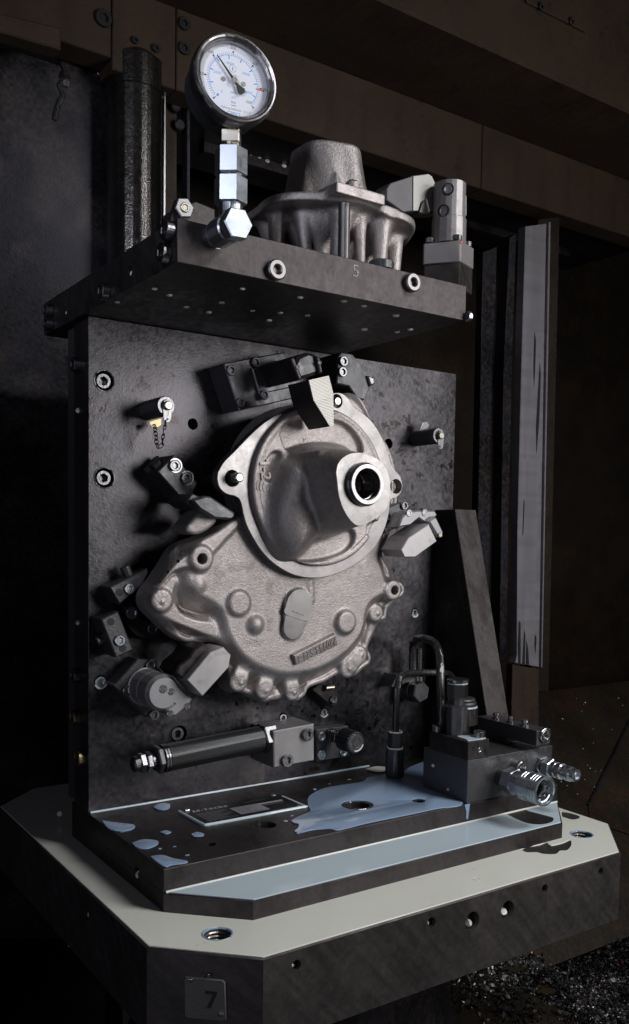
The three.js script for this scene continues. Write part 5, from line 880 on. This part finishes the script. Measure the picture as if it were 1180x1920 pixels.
{
  const g = thing('curved_pipe', 'bent steel hydraulic pipe rising from an elbow in the puddle and running behind the arch', 'pipe', 'hydraulic pipes');
  const q = [[742, 1372, 0.07], [743, 1330, 0.07], [745, 1292, 0.07], [750, 1272, 0.068], [762, 1264, 0.062], [790, 1261, 0.055], [820, 1261, 0.055], [842, 1264, 0.065], [853, 1278, 0.085]].map(([x, y, z]) => P(x, y, 'z', z));
  part(g, 'pipe', tubeG(q, 0.005, 80, 16), M.tube);
  const b = q[0]; part(g, 'union_nut', hex(V(b.x, P(742, 1400, 'z', 0.07).y, b.z), Y, 0.0112, 0.022, 0.5, 0.001), M.black);
  part(g, 'coolant_ring', fin(new THREE.TorusGeometry(0.0092, 0.0013, 8, 28).rotateX(Math.PI / 2).translate(b.x, P(742, 1372, 'z', 0.07).y, b.z), 2), M.drop);
  const f = V(b.x, 0.0001, b.z); part(g, 'elbow', turned(f, Y, [[0, 0], [0.011, 0], [0.0135, 0.004], [0.0138, 0.014], [0.0125, P(742, 1402, 'z', 0.07).y - 0.001], [0, P(742, 1402, 'z', 0.07).y]], 28, 1), M.black);
  part(g, 'coolant_ring', fin(new THREE.TorusGeometry(0.0105, 0.0014, 8, 28).rotateX(Math.PI / 2).translate(b.x, P(742, 1402, 'z', 0.07).y, b.z), 2), M.drop);
  settle(g);
}
{
  const g = thing('pipe_bulkhead', 'dark pipe bulkhead fitting with a hex head screw on the plate behind the bent pipes', 'fitting');
  blk(g, 'angle_bracket', [[734, 1288], [745, 1266], [800, 1262], [798, 1278], [762, 1280], [744, 1288]], 0.0002, 0.03, M.screw, 0.0006);
  const p = P(786, 1262, 'z', 0.03); part(g, 'union_nut', hex(V(p.x, p.y - 0.003, 0.03), Y, 0.0105, 0.009, 0.2, 0.0008), M.screw); part(g, 'stub_pipe', rod(V(p.x, p.y + 0.006, 0.03), Y, 0.0046, 0.032, 24), M.tube); part(g, 'stub_pipe', rod(V(p.x, p.y - 0.018, 0.03), Y, 0.007, 0.014, 24), M.nickel);
  const h = P(792, 1298, 'z', 0.045); part(g, 'hex_screw', hex(V(h.x, h.y, 0.03), Z, 0.0165, 0.014, 0.3, 0.0016), M.black); part(g, 'body', rod(V(h.x, h.y, 0.0002), Z, 0.0175, 0.03, 32), M.black);
  settle(g);
}
// ---------------------------------------------------------------- the softboxes themselves, outside the frame
for (const l of LAMPS) {
  const g = thing('softbox_lamp', l.label, 'studio lamp', 'softbox lamps'); g.position.set(...l.at); g.lookAt(...l.aim);
  part(g, 'diffuser', new THREE.PlaneGeometry(l.w, l.h).translate(0, 0, -0.004), std({ color: 0x222222, emissive: l.tint, emissiveIntensity: 0.4, roughness: 0.8 }));
  part(g, 'housing', fin(new THREE.CylinderGeometry(0.06, Math.hypot(l.w, l.h) / 2, 0.22, 4, 1, true).rotateY(Math.PI / 4).scale(l.w / Math.hypot(l.w, l.h) * 1.4142, 1, l.h / Math.hypot(l.w, l.h) * 1.4142).rotateX(-Math.PI / 2).translate(0, 0, -0.118)), M.blackPaint);
}

{
  const g = thing('spot_lamp', 'small black snooted spot lamp aimed at the gauge and the column', 'studio lamp'); g.position.set(...SPOT.at); g.lookAt(...SPOT.aim);
  part(g, 'snoot', fin(new THREE.CylinderGeometry(0.16, 0.16, 0.2, 32, 1, true).rotateX(Math.PI / 2).translate(0, 0, -0.02)), M.blackPaint);
  part(g, 'lamp_back', fin(new THREE.CylinderGeometry(0.16, 0.1, 0.06, 32, 1, false).rotateX(-Math.PI / 2).translate(0, 0, -0.16)), M.blackPaint);
  part(g, 'bulb', new THREE.SphereGeometry(0.1, 24, 16), std({ color: 0x111111, emissive: 0xe9edff, emissiveIntensity: 0.3 }));
}
{
  const g = thing('added_flag', 'added black cloth flag on a wire frame shading the machine roof from the overhead lamp', 'studio flag');  // unseen flag, added to hold the overhead light off the roof
  part(g, 'cloth', box(0.3, 1.75, 1.44, 1.95, 1.046, 1.05, 0.0005), M.blackPaint);
  part(g, 'frame', join(box(0.29, 0.3, 1.43, 1.96, 1.043, 1.053, 0.001), box(1.75, 1.76, 1.43, 1.96, 1.043, 1.053, 0.001), box(0.3, 1.75, 1.95, 1.96, 1.043, 1.053, 0.001)), M.tube);
  settle(g);
}
renderer.render(scene, camera);
